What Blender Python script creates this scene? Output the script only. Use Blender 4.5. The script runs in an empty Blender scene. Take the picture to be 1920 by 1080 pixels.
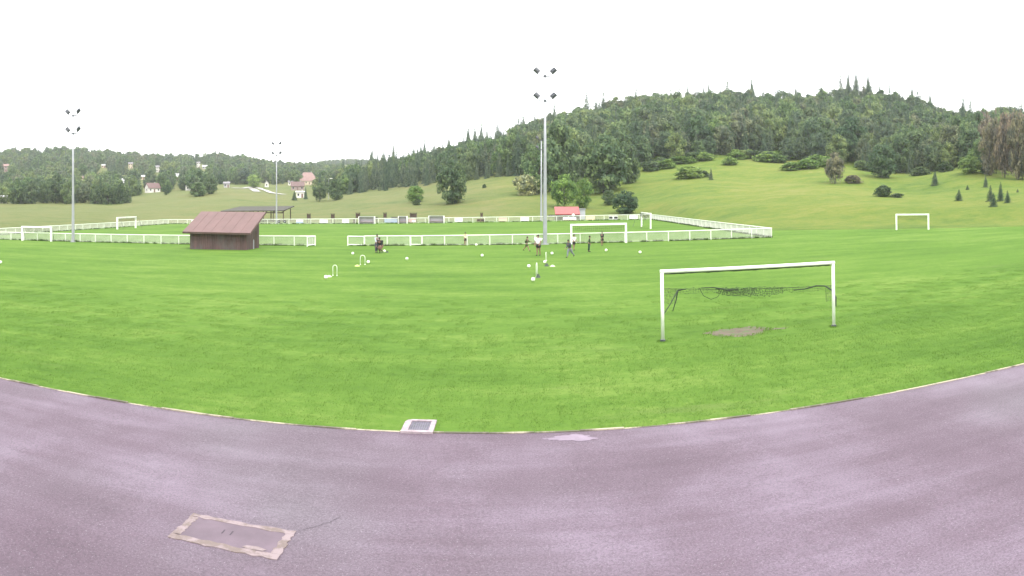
import bpy, math, random
import numpy as np
from mathutils import Vector, Matrix

# ------------------------------------------------------------------ camera
F, CX, YH = 1293.0, 960.0, 370.75      # focal length, centre column and eye level, in photo pixels
H = 5.2                                # eye height above the yard
SL = 0.0152                            # the sports ground climbs 1.5 % towards the right
sc = bpy.context.scene
cam = bpy.data.cameras.new('camera')
cam.type = 'PANO'
cam.panorama_type = 'CENTRAL_CYLINDRICAL'
cam.central_cylindrical_range_u_min = -CX / F
cam.central_cylindrical_range_u_max = (1920 - CX) / F
cam.central_cylindrical_range_v_min = -(1080 - YH) / F
cam.central_cylindrical_range_v_max = YH / F
cam.central_cylindrical_radius = 1.0
cam.clip_start = 0.1
cam.clip_end = 8000
camo = bpy.data.objects.new('camera', cam)
sc.collection.objects.link(camo)
camo.location = (0, 0, H)
camo.rotation_euler = (math.radians(90), 0, 0)
sc.camera = camo

# ------------------------------------------------------------------ overcast sky, veiled sun, exposure
SUN_EL, SUN_AZ = math.radians(58), math.radians(150)
w = bpy.data.worlds.new('World'); sc.world = w; w.use_nodes = True
nt = w.node_tree; nt.nodes.clear()
sky = nt.nodes.new('ShaderNodeTexSky'); sky.sky_type = 'NISHITA'; sky.sun_disc = False
sky.sun_elevation = SUN_EL; sky.sun_rotation = SUN_AZ
sky.air_density = 1.0; sky.dust_density = 4.0
scl = nt.nodes.new('ShaderNodeVectorMath'); scl.operation = 'SCALE'; scl.inputs['Scale'].default_value = 0.10
nt.links.new(sky.outputs[0], scl.inputs[0])
cov = nt.nodes.new('ShaderNodeMix'); cov.data_type = 'RGBA'
cov.inputs['Factor'].default_value = 0.88           # closed cloud cover
cov.inputs['B'].default_value = (1.0, 1.0, 1.02, 1)
nt.links.new(scl.outputs[0], cov.inputs['A'])
bg = nt.nodes.new('ShaderNodeBackground'); bg.inputs['Strength'].default_value = 1.0
nt.links.new(cov.outputs['Result'], bg.inputs['Color'])
wo = nt.nodes.new('ShaderNodeOutputWorld'); nt.links.new(bg.outputs[0], wo.inputs['Surface'])
sun = bpy.data.lights.new('sun', 'SUN'); sun.energy = 1.0; sun.angle = math.radians(25); sun.color = (1, .96, .9)
suno = bpy.data.objects.new('sun', sun); sc.collection.objects.link(suno)
suno.rotation_euler = (math.radians(90) - SUN_EL, 0, math.pi - SUN_AZ)
sc.view_settings.view_transform = 'Standard'; sc.view_settings.look = 'None'
sc.view_settings.exposure = 1.72; sc.view_settings.gamma = 1.0; sc.view_settings.use_curve_mapping = False
sc.render.engine = 'CYCLES'
sc.cycles.use_denoising = True
sc.cycles.denoising_prefilter = 'ACCURATE'
sc.cycles.filter_width = 1.5          # soft webcam lens
sc.cycles.max_bounces = 6; sc.cycles.volume_bounces = 1; sc.cycles.transparent_max_bounces = 16

RND = random.Random(7)
NR = np.random.default_rng(7)
C = sc.collection

# ------------------------------------------------------------------ helpers
def G(x, y=0): return SL * x
def gp(px, py):
    """pixel -> point on the sports ground"""
    th = (px - CX) / F
    d = H / ((py - YH) / F + SL * math.sin(th))
    return Vector((d * math.sin(th), d * math.cos(th), SL * d * math.sin(th)))
def atY(px, Y):
    x = Y * math.tan((px - CX) / F)
    return x

class MB:
    def __init__(s): s.v = []; s.f = []; s.m = []
    def add(s, vs, fs, mi=0):
        o = len(s.v); s.v += [tuple(v) for v in vs]; s.f += [tuple(i + o for i in f) for f in fs]; s.m += [mi] * len(fs)
        return s
    def box(s, c, d, mi=0, rot=None):
        hx, hy, hz = d[0] / 2, d[1] / 2, d[2] / 2
        vs = [Vector((sx * hx, sy * hy, sz * hz)) for sz in (-1, 1) for sy in (-1, 1) for sx in (-1, 1)]
        if rot: vs = [rot @ v for v in vs]
        c = Vector(c)
        return s.add([v + c for v in vs], [(0, 2, 3, 1), (4, 5, 7, 6), (0, 1, 5, 4), (2, 6, 7, 3), (0, 4, 6, 2), (1, 3, 7, 5)], mi)
    def bbox(s, x0, x1, y0, y1, z0, z1, mi=0):
        return s.box(((x0 + x1) / 2, (y0 + y1) / 2, (z0 + z1) / 2), (x1 - x0, y1 - y0, z1 - z0), mi)
    def tube(s, pts, rad, n=8, mi=0, cap=True):
        pts = [Vector(p) for p in pts]
        if not hasattr(rad, '__len__'): rad = [rad] * len(pts)
        rings = []; o = len(s.v)
        up = None
        for i, p in enumerate(pts):
            t = (pts[min(i + 1, len(pts) - 1)] - pts[max(i - 1, 0)]).normalized()
            if up is None:
                up = Vector((0, 0, 1)) if abs(t.z) < .9 else Vector((0, 1, 0))
            a = t.cross(up).normalized(); b = a.cross(t)
            for k in range(n):
                q = 2 * math.pi * k / n
                s.v.append(tuple(p + (a * math.cos(q) + b * math.sin(q)) * rad[i]))
        for i in range(len(pts) - 1):
            for k in range(n):
                s.f.append((o + i * n + k, o + i * n + (k + 1) % n, o + (i + 1) * n + (k + 1) % n, o + (i + 1) * n + k)); s.m.append(mi)
        if cap:
            s.f.append(tuple(o + k for k in reversed(range(n)))); s.m.append(mi)
            e = o + (len(pts) - 1) * n
            s.f.append(tuple(e + k for k in range(n))); s.m.append(mi)
        return s
    def sphere(s, c, r, n=12, m=8, mi=0):
        r = Vector((r, r, r)) if not hasattr(r, '__len__') else Vector(r)
        c = Vector(c); vs = [c + Vector((0, 0, r.z))]; fs = []
        for i in range(1, m):
            a = math.pi * i / m
            for k in range(n):
                q = 2 * math.pi * k / n
                vs.append(c + Vector((r.x * math.sin(a) * math.cos(q), r.y * math.sin(a) * math.sin(q), r.z * math.cos(a))))
        vs.append(c - Vector((0, 0, r.z)))
        for k in range(n):
            fs.append((0, 1 + k, 1 + (k + 1) % n))
            for i in range(m - 2):
                a = 1 + i * n
                fs.append((a + k, a + n + k, a + n + (k + 1) % n, a + (k + 1) % n))
            a = 1 + (m - 2) * n
            fs.append((a + k, len(vs) - 1, a + (k + 1) % n))
        return s.add(vs, fs, mi)
    def mesh(s, name, mats, smooth=False):
        me = bpy.data.meshes.new(name)
        me.from_pydata(s.v, [], s.f)
        for m in (mats if isinstance(mats, (list, tuple)) else [mats]): me.materials.append(m)
        if any(s.m): me.polygons.foreach_set('material_index', s.m)
        if smooth: me.polygons.foreach_set('use_smooth', [True] * len(me.polygons))
        me.update()
        return me
    def build(s, name, mats, parent=None, smooth=False, loc=None):
        return link(name, s.mesh(name, mats, smooth), parent, loc)

def link(name, me, parent=None, loc=None, rotz=0):
    o = bpy.data.objects.new(name, me); C.objects.link(o)
    if parent: o.parent = parent
    if loc is not None: o.location = loc
    if rotz: o.rotation_euler.z = rotz
    return o
def tag(o, label=None, cat=None, group=None, kind=None):
    if label: o['label'] = label
    if cat: o['category'] = cat
    if group: o['group'] = group
    if kind: o['kind'] = kind
    return o
def empty(name, loc, label, cat, group=None, rotz=0):
    o = bpy.data.objects.new(name, None); C.objects.link(o)
    o.location = loc; o.rotation_euler.z = rotz; o.empty_display_size = .3
    return tag(o, label, cat, group)

# ------------------------------------------------------------------ materials
def node_mat(name):
    m = bpy.data.materials.new(name); m.use_nodes = True
    n = m.node_tree; b = n.nodes['Principled BSDF']
    return m, n, b
def N(n, t, **k):
    x = n.nodes.new('ShaderNode' + t)
    for a, v in k.items(): setattr(x, a, v)
    return x
def ramp(n, fac, stops):
    r = N(n, 'ValToRGB'); e = r.color_ramp.elements
    while len(e) > len(stops): e.remove(e[-1])
    while len(e) < len(stops): e.new(1)
    for i, (p, c) in enumerate(stops): e[i].position = p; e[i].color = (*c, 1)
    n.links.new(fac, r.inputs[0]); return r.outputs[0]
def noise(n, vec, scale, detail=4, rough=.55, stretch=None, offs=(0, 0, 0)):
    if stretch or any(offs):
        mp = N(n, 'Mapping'); mp.inputs['Scale'].default_value = stretch or (1, 1, 1); mp.inputs['Location'].default_value = offs
        n.links.new(vec, mp.inputs[0]); vec = mp.outputs[0]
    t = N(n, 'TexNoise'); t.inputs['Scale'].default_value = scale; t.inputs['Detail'].default_value = detail; t.inputs['Roughness'].default_value = rough
    n.links.new(vec, t.inputs['Vector']); return t.outputs['Fac']
def mixc(n, fac, a, b, mode='MIX'):
    x = N(n, 'Mix', data_type='RGBA', blend_type=mode)
    for k, v in (('Factor', fac), ('A', a), ('B', b)):
        if hasattr(v, 'is_linked'): n.links.new(v, x.inputs[k])
        elif isinstance(v, (int, float)): x.inputs[k].default_value = v
        else: x.inputs[k].default_value = (*v, 1)
    return x.outputs['Result']
def math_(n, op, a, b=None):
    x = N(n, 'Math', operation=op)
    for i, v in enumerate((a, b)):
        if v is None: continue
        if hasattr(v, 'is_linked'): n.links.new(v, x.inputs[i])
        else: x.inputs[i].default_value = v
    return x.outputs[0]
def maprange(n, v, a, b, c=0, d=1):
    x = N(n, 'MapRange', interpolation_type='SMOOTHSTEP')
    n.links.new(v, x.inputs[0])
    for i, k in enumerate((a, b, c, d)): x.inputs[i + 1].default_value = k
    return x.outputs[0]
def bump(n, b, h, strength, dist=.02):
    x = N(n, 'Bump'); x.inputs['Strength'].default_value = strength; x.inputs['Distance'].default_value = dist
    n.links.new(h, x.inputs['Height']); n.links.new(x.outputs[0], b.inputs['Normal'])
def worldpos(n): return N(n, 'NewGeometry').outputs['Position']
def objco(n): return N(n, 'TexCoord').outputs['Object']

def plain(name, c, rough=.6, var=.25, scale=3, metal=0, bmp=0):
    m, n, b = node_mat(name)
    f = noise(n, objco(n), scale, 5)
    lo = tuple(x * (1 - var) for x in c); hi = tuple(min(1, x * (1 + var)) for x in c)
    n.links.new(ramp(n, f, [(.3, lo), (.7, hi)]), b.inputs['Base Color'])
    b.inputs['Roughness'].default_value = rough; b.inputs['Metallic'].default_value = metal
    if bmp: bump(n, b, f, bmp)
    return m

def grass_mat():
    m, n, b = node_mat('mown_grass')
    p = worldpos(n)
    streak = noise(n, p, 1, 5, .6, stretch=(.11, .42, .3))
    streak2 = noise(n, p, 1, 4, .6, stretch=(1.1, 2.4, .3), offs=(3, 9, 0))
    blot = noise(n, p, .07, 4)
    fine = noise(n, p, 5, 5, .85)
    s = math_(n, 'ADD', math_(n, 'MULTIPLY', streak, .34), math_(n, 'MULTIPLY', blot, .2))
    s = math_(n, 'ADD', s, math_(n, 'MULTIPLY', streak2, .22))
    s = math_(n, 'ADD', s, math_(n, 'MULTIPLY', fine, .3))
    col = ramp(n, s, [(.38, (.042, .089, .016)), (.46, (.063, .124, .021)), (.54, (.083, .152, .026)), (.62, (.12, .186, .04))])
    far = noise(n, p, .03, 3, offs=(40, 7, 0))
    col = mixc(n, maprange(n, far, .5, .72, 0, .55), col, (.08, .15, .025))
    # worn, drier turf scattered about
    dry = noise(n, p, 1, 6, .65, stretch=(.12, .45, .2), offs=(11, 3, 0))
    col = mixc(n, maprange(n, dry, .6, .74, 0, .5), col, (.115, .15, .05))
    n.links.new(col, b.inputs['Base Color']); b.inputs['Roughness'].default_value = .9
    b.inputs['Specular IOR Level'].default_value = .03
    bump(n, b, noise(n, p, 14, 5, .7), .6, .05)
    return m
def meadow_mat():
    m, n, b = node_mat('meadow')
    p = worldpos(n)
    sx = N(n, 'SeparateXYZ'); n.links.new(p, sx.inputs[0])
    big = noise(n, p, .02, 5, .6)
    mid = noise(n, p, 1, 5, .65, stretch=(.09, .16, .1))
    fine = noise(n, p, .5, 6, .85)
    s = math_(n, 'ADD', math_(n, 'MULTIPLY', big, .34), math_(n, 'ADD', math_(n, 'MULTIPLY', mid, .32), math_(n, 'MULTIPLY', fine, .34)))
    dry = ramp(n, s, [(.38, (.07, .1, .03)), (.48, (.108, .13, .045)), (.56, (.135, .138, .055)), (.66, (.165, .158, .075))])
    lush = ramp(n, s, [(.38, (.055, .105, .02)), (.47, (.1, .148, .027)), (.54, (.135, .165, .034)), (.62, (.18, .185, .058))])
    k = math_(n, 'ADD', sx.outputs['X'], math_(n, 'MULTIPLY', noise(n, p, .012, 3), 80))
    col = mixc(n, maprange(n, k, 0, 90), dry, lush)
    n.links.new(col, b.inputs['Base Color']); b.inputs['Roughness'].default_value = .95
    b.inputs['Specular IOR Level'].default_value = .1
    bump(n, b, noise(n, p, 1.6, 6, .75), .9, .4)
    return m
def asphalt_mat():
    m, n, b = node_mat('asphalt')
    p = worldpos(n)
    lane = noise(n, p, 1, 4, .55, stretch=(.08, .4, .3), offs=(2, 4.3, 0))
    lane2 = noise(n, p, 1, 5, .6, stretch=(.11, 1.9, .3), offs=(7, 1, 0))
    blot = noise(n, p, .28, 5, .6)
    fine = noise(n, p, 24, 5, .85)
    grit = noise(n, p, 34, 3, .8)
    s = math_(n, 'ADD', math_(n, 'MULTIPLY', lane, .42), math_(n, 'MULTIPLY', lane2, .14))
    s = math_(n, 'ADD', s, math_(n, 'MULTIPLY', blot, .44))
    col = ramp(n, s, [(.37, (.074, .05, .066)), (.47, (.094, .065, .086)), (.54, (.112, .08, .108)), (.64, (.15, .112, .152))])
    gx = N(n, 'SeparateXYZ'); n.links.new(p, gx.inputs[0])
    tone = noise(n, p, .11, 3, offs=(5, 2, 0))
    col = mixc(n, maprange(n, tone, .42, .7, 0, .8), col, (.094, .079, .092))
    col = mixc(n, maprange(n, fine, .42, .62, 0, 1), mixc(n, 1.0, col, (1.12, 1.12, 1.12), 'MULTIPLY'), mixc(n, .5, col, (.035, .026, .033)))
    col = mixc(n, maprange(n, grit, .58, .7, 0, .8), col, (.22, .19, .22))
    n.links.new(col, b.inputs['Base Color'])
    n.links.new(maprange(n, s, .4, .65, .78, .5), b.inputs['Roughness'])
    b.inputs['Specular IOR Level'].default_value = .35
    bump(n, b, fine, .35, .01)
    return m
def leaf_mat(name, stops, hue=.04):
    m, n, b = node_mat(name)
    oi = N(n, 'ObjectInfo')
    col = ramp(n, oi.outputs['Random'], stops)
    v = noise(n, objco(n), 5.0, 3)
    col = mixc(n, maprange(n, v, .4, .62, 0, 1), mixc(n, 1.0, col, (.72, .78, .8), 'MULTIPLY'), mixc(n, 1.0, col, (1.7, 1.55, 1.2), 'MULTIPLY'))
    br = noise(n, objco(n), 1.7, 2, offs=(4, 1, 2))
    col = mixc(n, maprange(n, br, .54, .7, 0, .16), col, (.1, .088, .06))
    n.links.new(col, b.inputs['Base Color']); b.inputs['Roughness'].default_value = .75
    b.inputs['Specular IOR Level'].default_value = .2
    tr = N(n, 'BsdfTranslucent'); n.links.new(col, tr.inputs['Color'])
    mx = N(n, 'MixShader'); mx.inputs[0].default_value = .3
    n.links.new(b.outputs[0], mx.inputs[1]); n.links.new(tr.outputs[0], mx.inputs[2])
    n.links.new(mx.outputs[0], n.nodes['Material Output'].inputs['Surface'])
    return m

M = {}
M['grass'] = grass_mat(); M['meadow'] = meadow_mat(); M['asphalt'] = asphalt_mat()
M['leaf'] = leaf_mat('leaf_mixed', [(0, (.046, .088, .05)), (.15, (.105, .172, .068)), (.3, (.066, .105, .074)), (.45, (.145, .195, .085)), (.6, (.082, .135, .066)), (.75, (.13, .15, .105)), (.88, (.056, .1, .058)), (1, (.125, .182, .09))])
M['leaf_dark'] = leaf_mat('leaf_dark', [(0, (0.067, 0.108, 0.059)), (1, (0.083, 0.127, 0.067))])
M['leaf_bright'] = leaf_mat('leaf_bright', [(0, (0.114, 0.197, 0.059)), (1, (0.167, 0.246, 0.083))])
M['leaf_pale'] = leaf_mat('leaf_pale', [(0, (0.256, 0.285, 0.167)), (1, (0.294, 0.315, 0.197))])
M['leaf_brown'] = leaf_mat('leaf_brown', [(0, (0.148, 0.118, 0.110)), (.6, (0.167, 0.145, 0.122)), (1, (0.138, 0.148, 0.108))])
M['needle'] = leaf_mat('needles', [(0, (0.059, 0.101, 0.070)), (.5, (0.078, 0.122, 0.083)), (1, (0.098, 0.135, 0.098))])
M['bark'] = plain('bark', (.06, .05, .042), .9, .4, 6)
M['white'] = plain('white_paint', (.72, .74, .66), .45, .12, 2)
M['white_fence'] = plain('fence_paint', (.66, .7, .6), .5, .15, .8)
M['picket'] = plain('picket_paint', (.5, .51, .45), .5, .15, .8)
M['steel'] = plain('galvanised_steel', (.3, .31, .33), .5, .12, 1.2, .3)
M['darkmetal'] = plain('dark_metal', (.05, .055, .065), .5, .2, 3)
M['lampglass'] = plain('lamp_glass', (.35, .38, .42), .15, .1, 3)
M['concrete'] = plain('concrete', (.4, .345, .36), .85, .25, 9, bmp=.2)
M['cord'] = plain('dark_net_cord', (.022, .035, .02), .9, .3, 10)
M['soil'] = None

def wood_mat(name, c, weather):
    m, n, b = node_mat(name)
    o = objco(n); oi = N(n, 'ObjectInfo')
    g = noise(n, o, 1, 5, .6, stretch=(14, 14, 1.1))
    col = ramp(n, g, [(.3, tuple(x * .6 for x in c)), (.7, tuple(x * 1.35 for x in c))])
    col = mixc(n, oi.outputs['Random'], col, mixc(n, 1.0, col, (.72, .74, .78), 'MULTIPLY'))
    wz = noise(n, o, 1.3, 4, .6, stretch=(1, 1, .5))
    col = mixc(n, maprange(n, wz, .45, .68, 0, .75), col, weather)
    n.links.new(col, b.inputs['Base Color']); b.inputs['Roughness'].default_value = .85
    bump(n, b, g, .3, .01)
    return m
M['plank'] = wood_mat('stained_planks', (.095, .056, .052), (.085, .074, .068))
M['brownwood'] = wood_mat('brown_wood', (.07, .042, .03), (.08, .065, .055))
M['roof_red'] = plain('red_roof_sheet', (.118, .066, .06), .6, .12, .7)
M['roof_dark'] = plain('dark_shingle', (.045, .042, .032), .9, .3, 2)

def soil_mat():
    m, n, b = node_mat('bare_soil')
    p = worldpos(n)
    f = noise(n, p, 2.2, 5, .65)
    col = ramp(n, f, [(.3, (.062, .05, .028)), (.5, (.095, .072, .048)), (.7, (.118, .09, .068))])
    col = mixc(n, maprange(n, noise(n, p, 3.5, 6, .7, offs=(2, 5, 1)), .5, .6), col, (.06, .1, .025))
    n.links.new(col, b.inputs['Base Color'])
    b.inputs['Roughness'].default_value = .95; bump(n, b, f, .5, .04)
    return m
M['soil'] = soil_mat()

# ------------------------------------------------------------------ terrain
POLY = [(-86, -60), (-86, 157), (33.5, 157), (33.5, 93), (70, 72.5), (150, 30), (150, -60)]
def ray_exit(th):
    dx, dy = math.sin(th), math.cos(th); best = 1e9
    for i in range(len(POLY)):
        (x1, y1), (x2, y2) = POLY[i], POLY[(i + 1) % len(POLY)]
        ex, ey = x2 - x1, y2 - y1
        det = dx * -ey + ex * dy
        if abs(det) < 1e-9: continue
        t = (x1 * -ey + ex * y1) / det
        u = (dx * y1 - dy * x1) / det
        if t > 0 and -1e-6 <= u <= 1 + 1e-6: best = min(best, t)
    return best
COLS = {
 0: [(330, 383), (450, 372), (600, 345), (800, 312), (950, 294), (1200, 315)],
 140: [(330, 384), (450, 374), (600, 345), (800, 308), (950, 288), (1200, 310)],
 240: [(340, 381), (450, 365), (600, 340), (800, 315), (950, 299), (1200, 322)],
 345: [(350, 369), (420, 360), (600, 340), (800, 318), (950, 306), (1200, 328)],
 430: [(300, 374), (380, 356), (450, 353), (600, 340), (800, 315), (950, 299), (1200, 322)],
 520: [(330, 373), (400, 365), (600, 345), (800, 328), (950, 317), (1200, 325)],
 600: [(340, 376), (400, 368), (600, 348), (900, 325), (1500, 308), (1900, 322)],
 660: [(330, 366), (400, 358), (480, 352), (900, 328), (1500, 306), (1900, 322)],
 700: [(330, 361), (420, 346), (480, 331), (600, 345), (1500, 307), (1900, 322)],
 750: [(320, 356), (420, 338), (480, 324), (600, 338), (1500, 309), (1900, 325)],
 800: [(310, 351), (420, 328), (480, 313), (700, 338)],
 850: [(300, 345), (400, 320), (480, 301), (700, 326)],
 900: [(280, 339), (400, 310), (480, 290), (700, 315)],
 950: [(270, 334), (400, 298), (480, 277), (700, 302)],
 1000: [(200, 366), (260, 339), (400, 288), (480, 264), (700, 292)],
 1050: [(200, 376), (260, 347), (400, 278), (480, 248), (700, 277)],
 1100: [(200, 380), (250, 352), (400, 270), (480, 238), (700, 270)],
 1150: [(180, 392), (240, 345), (400, 260), (480, 226), (700, 260)],
 1200: [(200, 372), (270, 314), (400, 248), (480, 217), (700, 252)],
 1300: [(180, 368), (280, 310), (400, 244), (480, 212), (700, 248)],
 1400: [(160, 378), (220, 338), (300, 301), (400, 242), (480, 204), (700, 240)],
 1500: [(150, 382), (220, 338), (290, 307), (400, 248), (480, 211), (700, 248)],
 1600: [(150, 380), (210, 348), (280, 320), (400, 248), (480, 203), (700, 240)],
 1650: [(150, 378), (210, 350), (280, 324), (400, 248), (480, 201), (700, 240)],
 1700: [(150, 376), (200, 353), (270, 327), (400, 262), (480, 220), (700, 256)],
 1800: [(140, 380), (190, 350), (250, 321), (400, 272), (480, 246), (700, 280)],
 1920: [(130, 382), (180, 356), (240, 332), (400, 268), (480, 238), (700, 272)],
}
PXS = np.arange(-1100, 3021, 20.0)
DG = np.exp(np.linspace(math.log(60), math.log(2800), 260))
def build_table():
    ks = sorted(COLS); rows = {}
    for k in ks:
        th = (k - CX) / F; d0 = ray_exit(th)
        ds = [d0]; zs = [G(d0 * math.sin(th))]
        for d, y in COLS[k]: ds.append(d); zs.append(H + (YH - y) / F * d)
        ds.append(2800); zs.append(zs[-1] - 25)
        rows[k] = (np.array(ds), np.array(zs))
    tab = np.zeros((len(PXS), len(DG)))
    for i, px in enumerate(PXS):
        th = (px - CX) / F
        p = min(max(px, ks[0]), ks[-1])
        j = max(0, min(len(ks) - 2, sum(1 for k in ks if k <= p) - 1))
        a, b = ks[j], ks[j + 1]; t = (p - a) / (b - a); t = t * t * (3 - 2 * t)
        z = (1 - t) * np.interp(DG, *rows[a]) + t * np.interp(DG, *rows[b])
        tab[i] = z
    # soften creases along and across
    ker = np.array([1, 3, 5, 3, 1.]); ker /= ker.sum()
    for _ in range(2):
        pad = np.pad(tab, ((0, 0), (2, 2)), mode='edge')
        tab = sum(ker[q] * pad[:, q:q + tab.shape[1]] for q in range(5))
        pad = np.pad(tab, ((2, 2), (0, 0)), mode='edge')
        tab = sum(ker[q] * pad[q:q + tab.shape[0]] for q in range(5))
    return tab
TAB = build_table()
EXIT = np.array([ray_exit((p - CX) / F) for p in PXS])
LDG = np.log(DG)
def Tpd(px, d):
    """terrain height at a column and distance; inside the sports ground it is the tilted plane"""
    px = min(max(px, PXS[0]), PXS[-1]); th = (px - CX) / F
    fi = (px - PXS[0]) / 20.0; i = min(int(fi), len(PXS) - 2); t = fi - i
    g = G(d * math.sin(th))
    ex = EXIT[i] * (1 - t) + EXIT[i + 1] * t
    if d <= ex: return g
    fj = (math.log(max(d, DG[0])) - LDG[0]) / (LDG[1] - LDG[0]); j = min(int(fj), len(DG) - 2); u = min(1, fj - j)
    z = (TAB[i, j] * (1 - u) + TAB[i, j + 1] * u) * (1 - t) + (TAB[i + 1, j] * (1 - u) + TAB[i + 1, j + 1] * u) * t
    k = min(1, (d - ex) / 22.0); k = k * k * (3 - 2 * k)
    x, y = d * math.sin(th), d * math.cos(th)
    bmp = .35 * math.sin(x * .09 + 1) * math.cos(y * .07) + .2 * math.sin(x * .23 + y * .17)
    if x > 30: bmp += min(1, (x - 30) / 30) * (.8 * math.sin(x * .05 + y * .035) + .5 * math.sin(x * .11 - y * .06 + 2))
    return g * (1 - k) + (z + bmp) * k
def T(x, y): return Tpd(CX + F * math.atan2(x, y), math.hypot(x, y))
def hit(px, py, dmin=100):
    """first place where the sight line through a pixel meets the terrain"""
    d = dmin; slope = (YH - py) / F; last = None
    while d < 2500:
        if Tpd(px, d) >= H + slope * d: break
        d *= 1.006
    th = (px - CX) / F
    return Vector((d * math.sin(th), d * math.cos(th), Tpd(px, d))), d

def in_poly(x, y, poly=POLY):
    r = False
    for i in range(len(poly)):
        (x1, y1), (x2, y2) = poly[i], poly[i - 1]
        if (y1 > y) != (y2 > y) and x < (x2 - x1) * (y - y1) / (y2 - y1) + x1: r = not r
    return r
def terrain():
    az = [math.radians(a) for a in np.concatenate([np.arange(-180, -52, 4), np.arange(-52, 52.01, .5), np.arange(56, 180, 4)])]
    rr = np.concatenate([np.array([0, 12, 30, 50, 65, 78]), np.arange(84, 230, 3.), np.exp(np.linspace(math.log(230), math.log(2700), 90))])
    v = []; f = []
    n = len(az)
    for a in az:
        px = CX + F * a
        for r in rr:
            x, y = r * math.sin(a), r * math.cos(a)
            z = Tpd(px, r)
            if in_poly(x, y): z -= .35
            else: z += .02
            if r < 60 and abs(a) > 1.5: z = G(x) - .35
            v.append((x, y, z))
    m = len(rr)
    for i in range(n):
        i2 = (i + 1) % n
        for j in range(m - 1):
            f.append((i * m + j, i2 * m + j, i2 * m + j + 1, i * m + j + 1))
    mb = MB(); mb.v = v; mb.f = f; mb.m = [0] * len(f)
    o = mb.build('meadow_terrain', M['meadow'], smooth=True)
    return tag(o, kind='structure')
terrain()

EDGE = 15.25                              # line where the yard meets the turf
def sheet(name, poly, z, mat, step=None):
    mb = MB(); mb.add([(x, y, G(x) + z) for x, y in poly], [tuple(range(len(poly)))])
    return tag(mb.build(name, mat), kind='structure')
sheet('grass_field', [(-86, EDGE), (150, EDGE), (150, 30), (70, 72.5), (33.5, 93), (33.5, 157), (-86, 157)], 0.0, M['grass'])
sheet('asphalt_yard', [(-86, -25), (150, -25), (150, EDGE + .05), (-86, EDGE + .05)], -.004, M['asphalt'])

def edging_mat():
    m, n, b = node_mat('edging_concrete')
    p = worldpos(n)
    f = noise(n, p, 1, 5, .65, stretch=(.9, .1, .1)); g = noise(n, p, 30, 4, .7)
    col = mixc(n, maprange(n, f, .44, .6), (.085, .08, .05), (.34, .3, .22))
    col = mixc(n, maprange(n, g, .5, .75, 0, .6), col, (.12, .11, .08))
    n.links.new(col, b.inputs['Base Color']); b.inputs['Roughness'].default_value = .9
    return m
M['edging'] = edging_mat()
# edging stones between yard and turf
kerb = tag(empty('kerb', (0, EDGE, 0), None, None), kind='structure')
stone_m = []
for k in range(3):
    mb = MB(); mb.bbox(-.494, .494, -.035, .03, -.05, .014 + .006 * k); stone_m.append(mb.mesh('edging_stone', M['edging']))
for k in range(-32, 34):
    o = link('edging_stone', stone_m[k % 3], kerb, (k, RND.uniform(-.006, .006), G(k) + RND.uniform(-.012, .004)))
    o.rotation_euler = (0, -math.atan(SL), RND.uniform(-.004, .004))

# ------------------------------------------------------------------ vegetation: prototypes of unit height and unit width
def quads_mesh(name, P, Nrm, S, mat, aspect=1.6):
    """one leaf clump face per point"""
    n = len(P)
    r = NR.normal(size=(n, 3)); a = np.cross(Nrm, r); a /= np.linalg.norm(a, axis=1)[:, None] + 1e-9
    b = np.cross(Nrm, a); b /= np.linalg.norm(b, axis=1)[:, None] + 1e-9
    a *= S[:, None] * aspect * .5; b *= S[:, None] * .5
    V = np.stack([P - a, P + b * .9, P + a, P - b * .9], 1).reshape(-1, 3)
    me = bpy.data.meshes.new(name)
    me.vertices.add(4 * n); me.vertices.foreach_set('co', V.ravel())
    me.loops.add(4 * n); me.loops.foreach_set('vertex_index', np.arange(4 * n, dtype=np.int32))
    me.polygons.add(n); me.polygons.foreach_set('loop_start', np.arange(0, 4 * n, 4, dtype=np.int32))
    me.polygons.foreach_set('loop_total', np.full(n, 4, dtype=np.int32))
    me.materials.append(mat); me.update(calc_edges=True)
    return me
def unit(n):
    d = NR.normal(size=(n, 3)); return d / np.linalg.norm(d, axis=1)[:, None]
def crown_broad(name, mat, base=.08, clumps=40, leaves=90, leaf=.044, fat=1.0):
    P = []; Nn = []
    for k in range(clumps):
        while True:
            q = NR.uniform(-1, 1, 3)
            if np.linalg.norm(q) < 1: break
        q = q / (np.linalg.norm(q) + 1e-6) * np.linalg.norm(q) ** .45
        zc = base + (1 - base) * (.45 + .42 * q[2])
        rad = .37 * (1 - .3 * max(0, q[2]) ** 1.5)
        c = np.array([q[0] * rad, q[1] * rad, zc])
        cr = NR.uniform(.12, .2) * fat
        d = unit(leaves); d[:, 2] = np.where((d[:, 2] < -.3) & (NR.random(leaves) < .45), -d[:, 2] * .5, d[:, 2])
        rr = cr * NR.uniform(.55, 1.12, leaves)[:, None]
        P.append(c + d * rr * np.array([1, 1, .7])); Nn.append(d)
    P = np.concatenate(P); Nn = np.concatenate(Nn)
    P = P[P[:, 2] > .005] if base < 0 else P
    Nn = Nn[:len(P)]
    P[:, 2] = np.clip(P[:, 2], .02, 1.0)
    Nn = Nn * 1.0 + NR.normal(size=Nn.shape) * .45 + np.array([0, 0, .25])
    Nn /= np.linalg.norm(Nn, axis=1)[:, None]
    return quads_mesh(name, P, Nn, NR.uniform(.6, 1.3, len(P)) * leaf, mat)
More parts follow.
